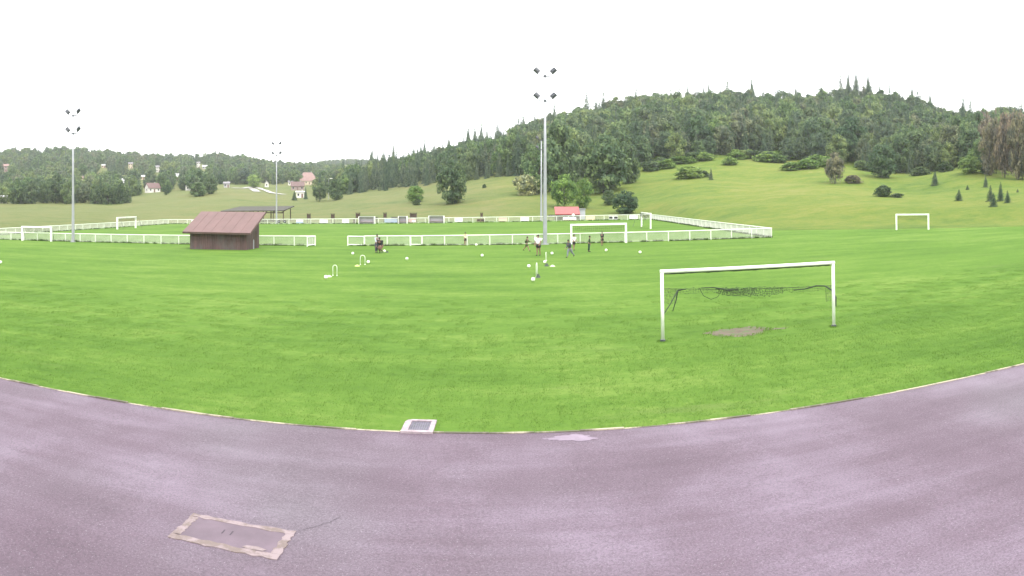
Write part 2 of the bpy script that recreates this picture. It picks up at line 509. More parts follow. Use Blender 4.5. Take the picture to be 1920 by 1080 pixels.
def crown_conifer(name, mat, base=.06, levels=17, leaf=.045, slim=1.0):
    P = []; Nn = []
    for i in range(levels):
        t = i / (levels - 1); z = base + (1 - base) * t ** .92
        R = .5 * (1 - t) ** .82 * NR.uniform(.82, 1.08) + .012
        nb = max(4, int(13 * (1 - t) + 4)); ph = NR.uniform(0, 6.3)
        for b in range(nb):
            a = ph + 6.283 * b / nb + NR.normal() * .15; L = R * NR.uniform(.75, 1.12)
            ns = max(2, int(L / .035))
            for s in range(ns):
                u = (s + .6) / ns
                for q in range(3):
                    side = NR.normal() * .05 * (1.1 - u * .5)
                    p = np.array([math.cos(a) * L * u - math.sin(a) * side, math.sin(a) * L * u + math.cos(a) * side, z - .07 * u * L / .5 - .035 * u + NR.normal() * .008])
                    P.append(p); Nn.append(np.array([math.cos(a) * .4, math.sin(a) * .4, 1]) + NR.normal(size=3) * .35)
    P = np.array(P); Nn = np.array(Nn); Nn /= np.linalg.norm(Nn, axis=1)[:, None]
    P[:, 2] = np.clip(P[:, 2], .01, 1)
    return quads_mesh(name, P, Nn, NR.uniform(.6, 1.2, len(P)) * leaf, mat)
def trunk_mesh(name, top=.62, r=.022, limbs=5, seed=1):
    rr = random.Random(seed); mb = MB()
    bx, by = rr.uniform(-.02, .02), rr.uniform(-.02, .02)
    mb.tube([(0, 0, -.03), (0, 0, .02), (bx * .5, by * .5, top * .5), (bx, by, top)], [r * 1.5, r, r * .75, r * .35], 7)
    for k in range(limbs):
        a = 6.283 * k / limbs + rr.uniform(-.4, .4); z0 = top * rr.uniform(.4, .9); L = rr.uniform(.16, .28)
        mb.tube([(bx * z0 / top, by * z0 / top, z0), (math.cos(a) * L * .5, math.sin(a) * L * .5, z0 + L * .45), (math.cos(a) * L, math.sin(a) * L, z0 + L * .75)], [r * .45, r * .3, r * .12], 5)
    return mb.mesh(name, M['bark'], True)

BROAD = [crown_broad('broadleaf_crown', M['leaf'], base=b, clumps=c, fat=f) for b, c, f in ((.0, 42, 1.0), (.05, 38, 1.05), (.0, 46, .95), (.08, 36, 1.1), (.02, 44, 1.05))]
CONIF = [crown_conifer('conifer_crown', M['needle'], levels=l) for l in (15, 18, 21)]
BUSH = [crown_broad('bush_crown', M['leaf_bright'], base=-.2, clumps=40, leaves=80, leaf=.075, fat=1.25) for _ in range(3)]
TR_B = [trunk_mesh('broadleaf_trunk', .6, .02, 5, s) for s in (1, 2)]
TR_C = [trunk_mesh('conifer_trunk', .93, .014, 0, 3)]
TR_S = [trunk_mesh('bush_stem', .5, .03, 6, 5)]

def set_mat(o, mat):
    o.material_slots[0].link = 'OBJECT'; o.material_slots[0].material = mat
def tree(name, loc, h, wd, kind, label, cat='tree', group=None, mat=None, var=None, rot=None):
    o = empty(name, loc, label, cat, group, RND.uniform(0, 6.28) if rot is None else rot)
    o.scale = (wd, wd, h)
    cm, tm, pn = {'b': (BROAD, TR_B, 'trunk'), 'c': (CONIF, TR_C, 'trunk'), 's': (BUSH, TR_S, 'stem')}[kind]
    k = RND.randrange(len(cm)) if var is None else var % len(cm)
    c = link('crown', cm[k], o)
    link(pn, tm[RND.randrange(len(tm))], o)
    if mat: set_mat(c, M[mat])
    return o
def ptree(name, px, yb, yt, wpx, kind, label, d=None, **k):
    if d is None: loc, d = hit(px, yb)
    else:
        th = (px - CX) / F; loc = Vector((d * math.sin(th), d * math.cos(th), Tpd(px, d)))
    zt = H + (YH - yt) / F * d
    return tree(name, loc - Vector((0, 0, .15)), max(zt - loc.z, .5), wpx / F * d, kind, label, **k)

# prominent trees and bushes, each read from the photograph: base column, base row, top row, width
ptree('broadleaf_tree', 848, 383, 291, 66, 'b', 'big dark round broadleaf tree standing alone on the open meadow slope', mat='leaf_dark', var=2)
ptree('broadleaf_tree', 779, 380, 344, 36, 'b', 'small light green broadleaf tree on the meadow with a round bush at its foot', mat='leaf_bright', var=0)
ptree('bush', 782, 385, 371, 18, 's', 'small dark round bush at the foot of a light green tree', cat='bush', mat='leaf_dark')
ptree('bush', 908, 353, 344, 8, 's', 'tiny dark bush on the bare meadow crest', cat='bush', mat='leaf_dark')
ptree('bush', 985, 366, 322, 52, 's', 'pale blossoming shrub in front of the dark woodland clump', cat='bush', mat='leaf_pale')
ptree('broadleaf_tree', 1010, 364, 268, 70, 'b', 'grey-green broadleaf tree rising behind the pale blossoming shrub', mat='leaf', var=1)
ptree('broadleaf_tree', 1045, 362, 218, 92, 'b', 'tallest broadleaf tree of the clump behind the red-roofed hut', mat='leaf', var=4)
ptree('broadleaf_tree', 1132, 362, 243, 104, 'b', 'huge rounded broadleaf tree at the left edge of the steep meadow', mat='leaf', var=2)
ptree('broadleaf_tree', 1178, 345, 262, 50, 'b', 'dark broadleaf tree tucked behind the huge rounded tree by the meadow', mat='leaf_dark', var=0)
ptree('broadleaf_tree', 1058, 392, 322, 56, 'b', 'rounded mid green tree directly behind the red-roofed hut', mat='leaf_bright', var=3)
ptree('broadleaf_tree', 1093, 391, 330, 40, 'b', 'narrow fresh green tree beside the right end of the red-roofed hut', mat='leaf_bright', var=1)
ptree('broadleaf_tree', 1143, 385, 352, 30, 'b', 'small dark green tree leaning against a round orchard tree', mat='leaf_dark', var=0)
ptree('broadleaf_tree', 1172, 402, 352, 56, 'b', 'round low orchard tree just behind the corner of the far fence', mat='leaf', var=2)
ptree('bush', 1292, 334, 309, 56, 's', 'broad dense bush on the steep meadow beside a tiny spruce', cat='bush')
ptree('bush', 1318, 332, 318, 26, 's', 'low dark bush joined to the right of a broad dense bush', cat='bush', mat='leaf_dark')
ptree('spruce', 1333, 338, 315, 13, 'c', 'tiny young spruce alone on the steep meadow beside a broad bush')
ptree('bush', 1368, 310, 292, 30, 's', 'small round bright bush at the foot of the hill forest', cat='bush')
ptree('bush', 1240, 312, 297, 44, 's', 'low bright thicket at the forest foot next to the huge rounded tree', cat='bush')
ptree('bush', 1275, 306, 291, 50, 's', 'low spreading thicket along the forest foot above the broad bush', cat='bush')
for i, (px, yb, yt, wx) in enumerate([(1432, 303, 286, 44), (1465, 300, 280, 50), (1500, 296, 272, 56), (1540, 298, 274, 50), (1485, 319, 302, 44), (1515, 316, 296, 46), (1548, 314, 292, 40)]):
    ptree('bush', px, yb, yt, wx, 's', 'bright green bush in the hedge bank at the top of the steep meadow', cat='bush', group='bushes of the meadow hedge bank')
ptree('broadleaf_tree', 1565, 345, 282, 40, 'b', 'slender brownish tree at the end of the hedge bank', mat='leaf_brown', var=3)
ptree('bush', 1600, 344, 326, 34, 's', 'brownish scrub beside the slender brownish tree', cat='bush', mat='leaf_brown')
ptree('bush', 1656, 369, 345, 34, 's', 'ragged dark bush on the lower meadow above the white goal frame', cat='bush', mat='leaf_dark')
ptree('bush', 1683, 371, 360, 26, 's', 'flat low bush trailing right of the ragged dark bush', cat='bush', mat='leaf_dark')
ptree('broadleaf_tree', 1655, 333, 262, 60, 'b', 'spreading grey-green tree standing out from the forest edge over the meadow', mat='leaf', var=0)
ptree('broadleaf_tree', 1818, 326, 288, 50, 'b', 'round fresh green tree at the forest edge above the young spruces', mat='leaf_bright', var=2)
ptree('bush', 1850, 326, 306, 24, 's', 'grey-green bush between the round fresh tree and the brown trees', cat='bush', mat='leaf')
for px, yb, yt, wx, lab in [(1753, 348, 319, 19, 'lone brown-green young spruce near the top of the right meadow'), (1798, 377, 354, 22, 'lone broad young spruce low on the right meadow'),
        (1814, 356, 346, 11, 'tiny spruce seedling behind the lone broad young spruce'), (1848, 352, 327, 14, 'slim young spruce above the cluster of four spruces'),
        (1857, 378, 346, 20, 'left spruce of the cluster of four on the right meadow'), (1863, 388, 360, 22, 'front spruce of the cluster of four on the right meadow'),
        (1876, 378, 340, 19, 'tallest spruce of the cluster of four on the right meadow'), (1889, 381, 356, 19, 'right spruce of the cluster of four on the right meadow'),
        (1908, 361, 353, 8, 'tiny dark spruce beside the cluster of four spruces')]:
    ptree('spruce', px, yb, yt, wx, 'c', lab, mat='needle')
for i, (px, yb, yt, wx) in enumerate([(1856, 330, 222, 44), (1884, 334, 204, 46), (1910, 337, 200, 50), (1940, 340, 205, 50), (1868, 326, 214, 40), (1897, 326, 206, 44)]):
    ptree('broadleaf_tree', px, yb, yt, wx, 'b', 'withered purple-brown tree in the bare stand at the right forest end', group='withered brown trees at the forest end', mat='leaf_brown')
for k in range(34):
    px = RND.choice((RND.uniform(1195, 1400), RND.uniform(1395, 1560), RND.uniform(1600, 1850))); d_ = float(np.interp(px, [1190, 1300, 1400, 1500, 1600, 1700, 1800, 1900], [268, 281, 298, 293, 276, 259, 245, 234])) + RND.uniform(-5, 4)
    loc = Vector((d_ * math.sin((px - CX) / F), d_ * math.cos((px - CX) / F), Tpd(px, d_) - .1)); hh = RND.uniform(2.2, 4.5)
    tree('bush', loc, hh, hh * RND.uniform(1.3, 2.4), 's', 'scrub bush in the ragged fringe where the hill forest meets the meadow', 'bush', 'scrub fringe of the hill forest', RND.choice(('leaf', 'leaf_bright', 'leaf_bright', 'leaf_dark')))
# the tree row and the clipped hedge in front of the village
for i, (px, yt, wx, mt) in enumerate([(-30, 335, 50, 'leaf'), (6, 345, 34, 'leaf'), (32, 328, 44, 'leaf'), (60, 334, 38, 'leaf'), (82, 338, 34, 'leaf_dark'), (104, 322, 46, 'leaf_dark'), (128, 336, 30, 'leaf'), (158, 343, 34, 'leaf'), (145, 338, 30, 'leaf_dark')]):
    ptree('broadleaf_tree', px, 384, yt, wx, 'b', 'broadleaf tree in the row along the meadow edge before the village', d=332 + (i % 3) * 7, group='trees along the village meadow edge', mat=mt)
for i in range(6):
    ptree('bush', 179 + i * 11.5, 383, 343 + (i % 2) * 4, 24, 's', 'dark dense bush of the tall block hedge ending the village tree row', d=333 + (i % 2) * 3, cat='bush', group='bushes of the tall block hedge', mat='leaf_dark')
for px, yb, yt, wx, mt, kd, lab in [(256, 367, 336, 26, 'leaf', 'b', 'rounded green tree between the white-roofed and the brown-roofed house'), (300, 346, 322, 18, 'needle', 'c', 'dark spruce beside the white two-storey village house'),
        (371, 369, 338, 34, 'leaf', 'b', 'grey-green tree at the top of the dry meadow'), (394, 364, 325, 30, 'leaf_dark', 'b', 'tall dark green tree at the top of the dry meadow'),
        (552, 376, 358, 14, 'needle', 'c', 'dark spruce left of the white garage below the big hipped house'), (573, 374, 350, 10, 'needle', 'c', 'slim dark spruce right of the white garage below the big hipped house'),
        (600, 378, 340, 30, 'leaf_dark', 'b', 'dark tree right below the big hipped house'), (630, 376, 330, 34, 'leaf_dark', 'b', 'dark tree beside the green street lamp'),
        (476, 352, 325, 30, 'leaf_bright', 'b', 'fresh green tree left of the small white gable house'), (312, 366, 345, 20, 'leaf', 'b', 'small tree right of the brown-roofed house')]:
    ptree('spruce' if kd == 'c' else 'broadleaf_tree', px, yb, yt, wx, kd, lab, mat=mt)

# ------------------------------------------------------------------ scatter (uncountable masses)
def scatter(name, pts, rots, scls, idx, protos, label, cat):
    me = bpy.data.meshes.new(name); me.from_pydata([tuple(p) for p in pts], [], [])
    a = me.attributes.new('rot', 'FLOAT_VECTOR', 'POINT'); a.data.foreach_set('vector', np.array(rots, dtype=np.float32).ravel())
    a = me.attributes.new('scl', 'FLOAT_VECTOR', 'POINT'); a.data.foreach_set('vector', np.array(scls, dtype=np.float32).ravel())
    a = me.attributes.new('idx', 'INT', 'POINT'); a.data.foreach_set('value', np.array(idx, dtype=np.int32))
    o = link(name, me)
    ng = bpy.data.node_groups.new(name, 'GeometryNodeTree')
    ng.interface.new_socket('Geometry', in_out='INPUT', socket_type='NodeSocketGeometry')
    ng.interface.new_socket('Geometry', in_out='OUTPUT', socket_type='NodeSocketGeometry')
    gi = ng.nodes.new('NodeGroupInput'); go = ng.nodes.new('NodeGroupOutput')
    iop = ng.nodes.new('GeometryNodeInstanceOnPoints'); jn = ng.nodes.new('GeometryNodeJoinGeometry')
    for p in protos:
        oi = ng.nodes.new('GeometryNodeObjectInfo'); oi.transform_space = 'ORIGINAL'
        oi.inputs['Object'].default_value = p; oi.inputs['As Instance'].default_value = True
        ng.links.new(oi.outputs['Geometry'], jn.inputs[0])
    def na(nm, dt):
        x = ng.nodes.new('GeometryNodeInputNamedAttribute'); x.data_type = dt; x.inputs['Name'].default_value = nm
        return x.outputs['Attribute']
    ng.links.new(gi.outputs[0], iop.inputs['Points']); ng.links.new(jn.outputs[0], iop.inputs['Instance'])
    iop.inputs['Pick Instance'].default_value = True
    ng.links.new(na('idx', 'INT'), iop.inputs['Instance Index'])
    ng.links.new(na('rot', 'FLOAT_VECTOR'), iop.inputs['Rotation'])
    ng.links.new(na('scl', 'FLOAT_VECTOR'), iop.inputs['Scale'])
    ng.links.new(iop.outputs[0], go.inputs[0])
    md = o.modifiers.new('scatter', 'NODES'); md.node_group = ng
    return tag(o, label, cat, kind='stuff')

def interp(px, tbl): return float(np.interp(px, [a for a, b in tbl], [b for a, b in tbl]))
FEDGE = [(600, 352), (640, 345), (700, 340), (750, 330), (800, 316), (850, 303), (900, 288), (950, 276), (1000, 266), (1050, 262), (1100, 258), (1150, 262), (1200, 274), (1300, 287), (1400, 304), (1500, 300), (1600, 284), (1650, 272), (1700, 266), (1800, 252), (1920, 240), (2100, 236)]
def grid_pts(px0, px1, dfun0, dfun1, sp):
    out = []
    th0, th1 = (px0 - CX) / F, (px1 - CX) / F
    d = 200.0
    while d < 1700:
        n = int(abs(th1 - th0) * d / sp)
        for i in range(n):
            th = th0 + (th1 - th0) * (i + RND.uniform(.1, .9)) / n
            dd = d + RND.uniform(-.4, .4) * sp; px = CX + F * th
            if dfun0(px) <= dd <= dfun1(px): out.append((px, dd))
        d += sp * .92
    return out
HILL = grid_pts(640, 2080, lambda p: interp(p, FEDGE), lambda p: 494, 7.6)
HOUSES_PX = [(232, 342), (295, 317), (333, 333), (288, 352), (354, 352), (267, 334), (577, 338), (560, 349), (563, 363), (500, 345), (13, 315), (245, 311), (383, 313), (5, 350), (153, 336), (194, 311), (425, 348), (544, 344), (372, 308)]
def cones(px):                                      # share of conifers along the hill
    return interp(px, [(640, .75), (800, .65), (950, .6), (1050, .36), (1200, .32), (1500, .3), (1900, .3)])
trees_all = []
for px, d in HILL:
    crest = d > 455
    pc = cones(px) + (.08 if crest else 0)
    kd = 'c' if RND.random() < pc else 'b'
    h = RND.uniform(13, 21) if kd == 'b' else RND.uniform(13, 22)
    if d > 430: h *= .84
    if px < 960: h *= .82
    h *= min(1.0, .62 + (d - interp(px, FEDGE)) / 40)
    wd = h * (RND.uniform(.6, .88) if kd == 'b' else RND.uniform(.3, .45))
    if crest and kd == 'c': q = RND.choice((1, 1, 1.1, 1.3, 1.5)); h *= q; wd *= q * 1.15
    trees_all.append((d, px, kd, h, wd, 'hill'))
VILL = grid_pts(-120, 640, lambda p: 345 if p < 560 else 372, lambda p: 962 if p < 560 else 1000, 8.6)
def clear(px, d, z, h):
    y0 = YH - (z - H) / F * 0; yb = YH - (z - H) * F / d; yt = YH - (z + h - H) * F / d
    for hx, hy in HOUSES_PX:
        if abs(px - hx) < (19 if hx in (577, 560) else 9) and yt < hy + 4 and yb > hy - 1: return False
    if 180 < px < 245 and 329 < yb < 345 or 258 < px < 300 and 335 < yb < 345 or 250 < px < 345 and 360 < yb < 380: return False     # open fields
    if 0 < px < 14 and 322 < yb < 345: return False
    if 395 < px < 545 and yb > 346: return False
    return True
for px, d in VILL:
    z = Tpd(px, d)
    kd = 'c' if RND.random() < (.3 if d < 820 else .55) else 'b'
    h = RND.uniform(8, 15); wd = h * (RND.uniform(.65, 1.0) if kd == 'b' else RND.uniform(.3, .42))
    if math.sin(px * .05 + d * .021) * math.cos(d * .033 - px * .02) > .62 and d < 760: continue
    if not clear(px, d, z, h): continue
    trees_all.append((d, px, kd, h, wd, 'village'))
for px, d in grid_pts(560, 790, lambda p: 1380, lambda p: 1530, 12):
    trees_all.append((d, px, 'c' if RND.random() < .5 else 'b', RND.uniform(10, 14), RND.uniform(6, 9), 'far'))
trees_all.sort(key=lambda t: -t[3] / t[0])          # largest in the picture first
nb = {'b': 0, 'c': 0}; rest = {'hb': [], 'hc': [], 'vb': [], 'vc': []}
for d, px, kd, h, wd, where in trees_all:
    th = (px - CX) / F; loc = (d * math.sin(th), d * math.cos(th), Tpd(px, d) - .2)
    inview = -20 < px < 1940
    if where == 'hill' and inview and nb[kd] < (190 if kd == 'b' else 120):
        nb[kd] += 1
        if px < 990:
            lab, g = ('conifer in the dark forest belt above the meadow left of the hill', 'forest belt conifers') if kd == 'c' else ('broadleaf tree in the dark forest belt above the meadow left of the hill', 'forest belt broadleaf trees')
        else:
            lab, g = ('conifer of the hill forest at the top of the steep meadow', 'hill forest conifers') if kd == 'c' else ('broadleaf tree of the hill forest at the top of the steep meadow', 'hill forest broadleaf trees')
        brown = (px > 1835 and RND.random() < .8)
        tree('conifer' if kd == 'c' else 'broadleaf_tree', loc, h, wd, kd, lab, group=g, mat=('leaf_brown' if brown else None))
    else:
        rest[('h' if where == 'hill' else 'v') + kd].append((loc, h, wd))
protos_b = []; protos_c = []
for o in bpy.data.objects:
    if o.name.startswith('crown') and o.data in BROAD and o.data not in [p.data for p in protos_b] and o.material_slots[0].link == 'DATA': protos_b.append(o)
    if o.name.startswith('crown') and o.data in CONIF and o.data not in [p.data for p in protos_c] and o.material_slots[0].link == 'DATA': protos_c.append(o)
for key, pr, nm, lab in (('hb', protos_b, 'forest_canopy', 'dense mass of broadleaf trees covering the right hill up to the skyline'),
                         ('hc', protos_c, 'conifer_canopy', 'dense mass of conifers mixed into the right hill forest and its skyline'),
                         ('vb', protos_b, 'village_woodland', 'hazy mass of broadleaf trees on the village hillside'),
                         ('vc', protos_c, 'village_conifers', 'hazy mass of conifers on the village hillside and its skyline')):
    L = rest[key]
    scatter(nm, [l[0] for l in L], [(0, 0, RND.uniform(0, 6.28)) for l in L], [(l[2], l[2], l[1]) for l in L], [RND.randrange(len(pr)) for l in L], pr, lab, 'forest')

# ------------------------------------------------------------------ village houses
def hmat(name, c, rough=.8): return plain(name, c, rough, .12, .5)
WALLS = {'white': hmat('wall_white', (.62, .6, .55)), 'cream': hmat('wall_cream', (.5, .42, .3)), 'grey': hmat('wall_grey', (.35, .34, .34)), 'pink': hmat('wall_pink', (.27, .21, .19)), 'brown': hmat('wall_brown', (.16, .1, .08))}
ROOFS = {'white': hmat('roof_white', (.5, .5, .5)), 'brown': hmat('roof_brown', (.12, .075, .07)), 'pink': hmat('roof_pink', (.22, .14, .125)), 'grey': hmat('roof_grey', (.2, .19, .2))}
M['window'] = plain('window_glass', (.03, .035, .045), .15, .1, 3)
def house(px, py, wpx, label, wall='white', roof='grey', storeys=1, rotz=0, hip=False, d=None, roof_h=.32, pts=None):
    if d is None: loc, d = hit(px, py, 250)
    else:
        th = (px - CX) / F; loc = Vector((d * math.sin(th), d * math.cos(th), Tpd(px, d)))
    W = max(4.0, wpx / F * d); D = W * .72; hw = 2.7 * storeys + .3
    o = empty('house', loc, label, 'house', rotz=rotz - math.atan2(loc.x, loc.y))
    mb = MB(); mb.bbox(-W / 2, W / 2, -D / 2, D / 2, -2.5, hw); rh = D * roof_h
    if not hip:
        mb.add([(-W / 2, -D / 2, hw), (-W / 2, D / 2, hw), (-W / 2, 0, hw + rh), (W / 2, -D / 2, hw), (W / 2, D / 2, hw), (W / 2, 0, hw + rh)], [(0, 2, 1), (3, 4, 5)])
    mb.build('wall', WALLS[wall], o)
    rb = MB(); e = .45; t = .14
    if hip:
        i = W * .28
        b = [(-W / 2 - e, -D / 2 - e, hw - .1), (W / 2 + e, -D / 2 - e, hw - .1), (W / 2 + e, D / 2 + e, hw - .1), (-W / 2 - e, D / 2 + e, hw - .1), (-W / 2 + i, 0, hw + rh), (W / 2 - i, 0, hw + rh)]
        rb.add(b, [(0, 1, 5, 4), (1, 2, 5), (2, 3, 4, 5), (3, 0, 4), (3, 2, 1, 0)])
    else:
        for sg in (-1, 1):
            y0, z0, y1, z1 = sg * (D / 2 + e), hw - e * 2 * rh / D, 0, hw + rh
            v = [(-W / 2 - e, y0, z0), (W / 2 + e, y0, z0), (W / 2 + e, y1, z1), (-W / 2 - e, y1, z1)]
            v += [(x, y, z + t) for x, y, z in v]
            rb.add(v, [(0, 3, 2, 1), (4, 5, 6, 7), (0, 1, 5, 4), (1, 2, 6, 5), (2, 3, 7, 6), (3, 0, 4, 7)])
    r = rb.build('roof', ROOFS[roof], o)
    MB().bbox(W * .18, W * .18 + .5, .2, .7, hw + rh * .5, hw + rh + .7).build('chimney', WALLS['grey'], r)
    n = max(2, int(W / 2.6))
    for st in range(storeys):
        for k in range(n):
            x = -W / 2 + W * (k + .5) / n; z = 1.0 + 2.7 * st
            if st == 0 and k == n // 2:
                MB().bbox(x - .5, x + .5, -D / 2 - .05, -D / 2 + .02, 0, 2.05).build('door', WALLS['brown'], o)
            else:
                MB().bbox(x - .45, x + .45, -D / 2 - .04, -D / 2 + .02, z, z + 1.2).build('window', M['window'], o)
    for z in [1.0 + 2.7 * st for st in range(storeys)]:
        for sx in (-1, 1):
            MB().bbox(sx * W / 2 - .03, sx * W / 2 + .03, -.45, .45, z, z + 1.2).build('window', M['window'], o)
    return o
house(232, 349, 19, 'low village house with a broad bright white roof behind the block hedge', 'grey', 'white', roof_h=.5)
house(295, 323, 9, 'narrow white two-storey house high on the village hillside', 'white', 'grey', 2, rotz=.5)
house(333, 338, 17, 'long low house with a bright white roof amid the village trees', 'pink', 'white', roof_h=.5)
house(286, 361, 24, 'brown-roofed house with a white gable at the meadow edge', 'white', 'brown', 1, rotz=.45, roof_h=.5)
house(354, 357, 8, 'tiny white house beside the trees topping the dry meadow', 'white', 'grey', 1, rotz=1.2)
house(267, 337, 7, 'tiny cream cottage on the green clearing above the brown-roofed house', 'cream', 'white')
house(266, 325, 7, 'tiny grey cottage hidden in the hillside trees above the clearing', 'grey', 'grey')
house(577, 346, 36, 'large cream house with a broad pink hipped roof at the valley edge', 'cream', 'pink', 1, hip=True, roof_h=.62)
house(558, 357, 24, 'brown-roofed annex just below the large hipped house', 'pink', 'brown', 1, roof_h=.45)
house(563, 371, 14, 'white flat garage between two dark spruces', 'white', 'white', 1, roof_h=.15)
house(500, 351, 8, 'small white gable house standing by the pale road', 'white', 'grey', 1, rotz=1.57, roof_h=.5)
house(545, 348, 9, 'tiny white shed left of the brown-roofed annex', 'white', 'grey', 1)
house(11, 322, 16, 'pinkish house with a brown roof on the hillside clearing', 'pink', 'pink', 2)
house(5, 356, 12, 'pale house with a white roof half hidden by the village tree row', 'white', 'white', 1, d=352)
house(194, 315, 6, 'tiny cream house alone among the upper hillside trees', 'cream', 'white')
house(245, 316, 8, 'pale two-storey house in a gap of the upper hillside trees', 'cream', 'grey', 2)
house(327, 328, 7, 'little cream house right behind the long white-roofed one', 'cream', 'grey', 1)
house(372, 314, 6, 'little pale house under the two tall skyline spruces', 'white', 'grey', 2)
house(384, 317, 9, 'pale grey house with a light roof below the skyline spruces', 'grey', 'white')
house(153, 340, 13, 'long beige house behind the floodlight mast by the village', 'cream', 'pink')
house(425, 352, 9, 'grey cottage where the pale road leaves the trees', 'grey', 'grey')
for px, yb, yt, lab in [(404, 305, 277, 'tall slim spruce on the village skyline, left of a skyline pair'), (411, 306, 277, 'tall slim spruce on the village skyline, right of a skyline pair'), (29, 298, 270, 'dark skyline spruce with a broad crown above the pinkish house')]:
    ptree('spruce', px, yb, yt, 9 if px > 100 else 13, 'c', lab, d=935)

M['road'] = plain('pale_road', (.32, .31, .29), .9, .12, .2)
def road(name, pts, wd):
    P = []
    for (x0, y0), (x1, y1) in zip(pts, pts[1:]):
        a, _ = hit(x0, y0, 200); b, _ = hit(x1, y1, 200)
        for k in range(8): P.append(a.lerp(b, k / 8))
    mb = MB(); vs = []
    for i, p in enumerate(P):
        t = (P[min(i + 1, len(P) - 1)] - P[max(0, i - 1)]); t.z = 0; t.normalize(); s = Vector((-t.y, t.x, 0)) * wd
        for q in (p + s, p - s): vs.append((q.x, q.y, max(T(q.x, q.y), T(p.x, p.y)) + .35))
    mb.add(vs, [(2 * i, 2 * i + 1, 2 * i + 3, 2 * i + 2) for i in range(len(P) - 1)])
    tag(mb.build(name, M['road']), kind='structure')
road('village_road', [(436, 353), (455, 354), (474, 351), (487, 354), (512, 363), (535, 366)], 1.8)
road('village_lane', [(472, 354.5), (484, 361)], 2.2)
o = empty('street_lamp', hit(616, 374, 200)[0], 'pale green street lamp on a tall post beside the dark valley trees', 'lamp')
zt = (374 - 336) / F * hit(616, 374, 200)[1]
MB().tube([(0, 0, -.2), (0, 0, zt)], [.11, .07], 8).build('post', M['steel'], o)
MB().tube([(0, 0, zt), (.5, 0, zt + .25), (1.1, 0, zt + .3)], .05, 6).build('arm', M['steel'], o)
MB().box((1.3, 0, zt + .3), (1.2, .5, .25)).build('lamp_head', M['white'], o)

# ------------------------------------------------------------------ white railing round the main pitch
BAY = 2.55
FH = 1.1
def pick_mesh(L):
    mb = MB(); n = int(L / .1)
    for k in range(n):
        x = L * (k + .5) / n
        mb.box((x, 0, FH / 2 + .02), (.026, .02, FH - .18))
    mb.box((L / 2, 0, .1), (L, .03, .035))
    return mb
PICK = pick_mesh(BAY - .08).mesh('picket_panel', M['picket'])
POSTM = MB().tube([(0, 0, -.25), (0, 0, FH - .02)], .055, 8).mesh('fence_post', M['white_fence'])
def fence(p0, p1, label, back=.0):
    p0, p1 = Vector((*p0, G(p0[0]))), Vector((*p1, G(p1[0])))
    v = p1 - p0; L = v.length
    o = empty('railing', p0, label, 'fence', rotz=math.atan2(v.y, v.x))
    o.rotation_euler.y = -math.asin(v.z / L)
    n = max(1, round(L / BAY)); b = L / n
    MB().tube([(-.05, 0, FH), (L + .05, 0, FH)], .06, 8).build('top_rail', M['white_fence'], o)
    for k in range(n + 1): link('fence_post', POSTM, o, (b * k, 0, 0))
    for k in range(n):
        c = link('picket_panel', PICK, o, (b * k + .04 * b / BAY, 0, 0)); c.scale.x = b / BAY
    return o
FY, BY, LX, RX = 76.4, 148.0, -80.5, 30.2
xg0, xg1 = atY(591, FY), atY(652, FY)
g1, g2, g3 = atY(683, FY), atY(770, FY), atY(791, FY)
fence((LX, FY), (xg0, FY), 'white picket railing running behind the wooden shed to the open gateway')
fence((g1 + .05, FY), (g2 - .05, FY), 'short white picket railing between the two framed gates')
fence((g3 + .05, FY), (RX, FY), 'long white picket railing behind the training players and their goal')
fence((RX, FY + .1), (RX, BY), 'white picket railing down the meadow side of the main pitch')
fence((LX, BY), (RX, BY), 'white picket railing carrying the advertising boards on the far touchline')
fence((LX, FY + .1), (LX, BY - .1), 'white picket railing along the dry meadow behind the far left goal')
def gate(x0, x1, label, rot=0, y=FY):
    W = x1 - x0
    o = empty('gate', (x0, y, G(x0)), label, 'gate', rotz=rot)
    MB().tube([(0, 0, -.1), (0, 0, FH)], .07, 8).build('gate_post', M['white_fence'], o)
    MB().tube([(W, 0, -.1), (W, 0, FH)], .07, 8).build('gate_post', M['white_fence'], o)
    MB().tube([(0, 0, FH - .02), (W, 0, FH - .02)], .065, 8).build('top_rail', M['white_fence'], o)
    MB().tube([(0, 0, .14), (W, 0, .14)], .065, 8).build('bottom_rail', M['white_fence'], o)
    mb = MB(); n = int(W / .11)
    for k in range(1, n): mb.box((W * k / n, 0, FH / 2 + .05), (.026, .02, FH - .3))
    mb.build('picket_panel', M['picket'], o)
    return o
gate(xg1, g1, 'wide framed white gate at the end of the gateway gap')
gate(g2, g3, 'narrow framed white gate set into the near railing')
gate(xg0, xg0 + 1.6, 'white gate leaf swung open at the gateway near the shed', rot=math.radians(252))

# unmown grass left standing along the railings
def tuft(n, hgt, spread):
    mb = MB(); r = random.Random(n)
    for k in range(n):
        a = r.uniform(0, 6.28); x, y = r.gauss(0, spread), r.gauss(0, spread); h = hgt * r.uniform(.5, 1.1); wd = .012 + .03 * hgt
        lx, ly = r.gauss(0, .3) * h, r.gauss(0, .3) * h
        mb.add([(x - wd * math.cos(a), y - wd * math.sin(a), 0), (x + wd * math.cos(a), y + wd * math.sin(a), 0), (x + lx, y + ly, h)], [(0, 1, 2)])
    return mb
def blade_mat(name, c0, c1):
    m, n, b = node_mat(name)
    oi = N(n, 'ObjectInfo'); p = worldpos(n)
    f = noise(n, p, .6, 3)
    n.links.new(mixc(n, f, c0, c1), b.inputs['Base Color']); b.inputs['Roughness'].default_value = .8; b.inputs['Specular IOR Level'].default_value = .1
    return m
M['tallgrass'] = blade_mat('unmown_blades', (.03, .06, .014), (.055, .09, .025))
tall = []
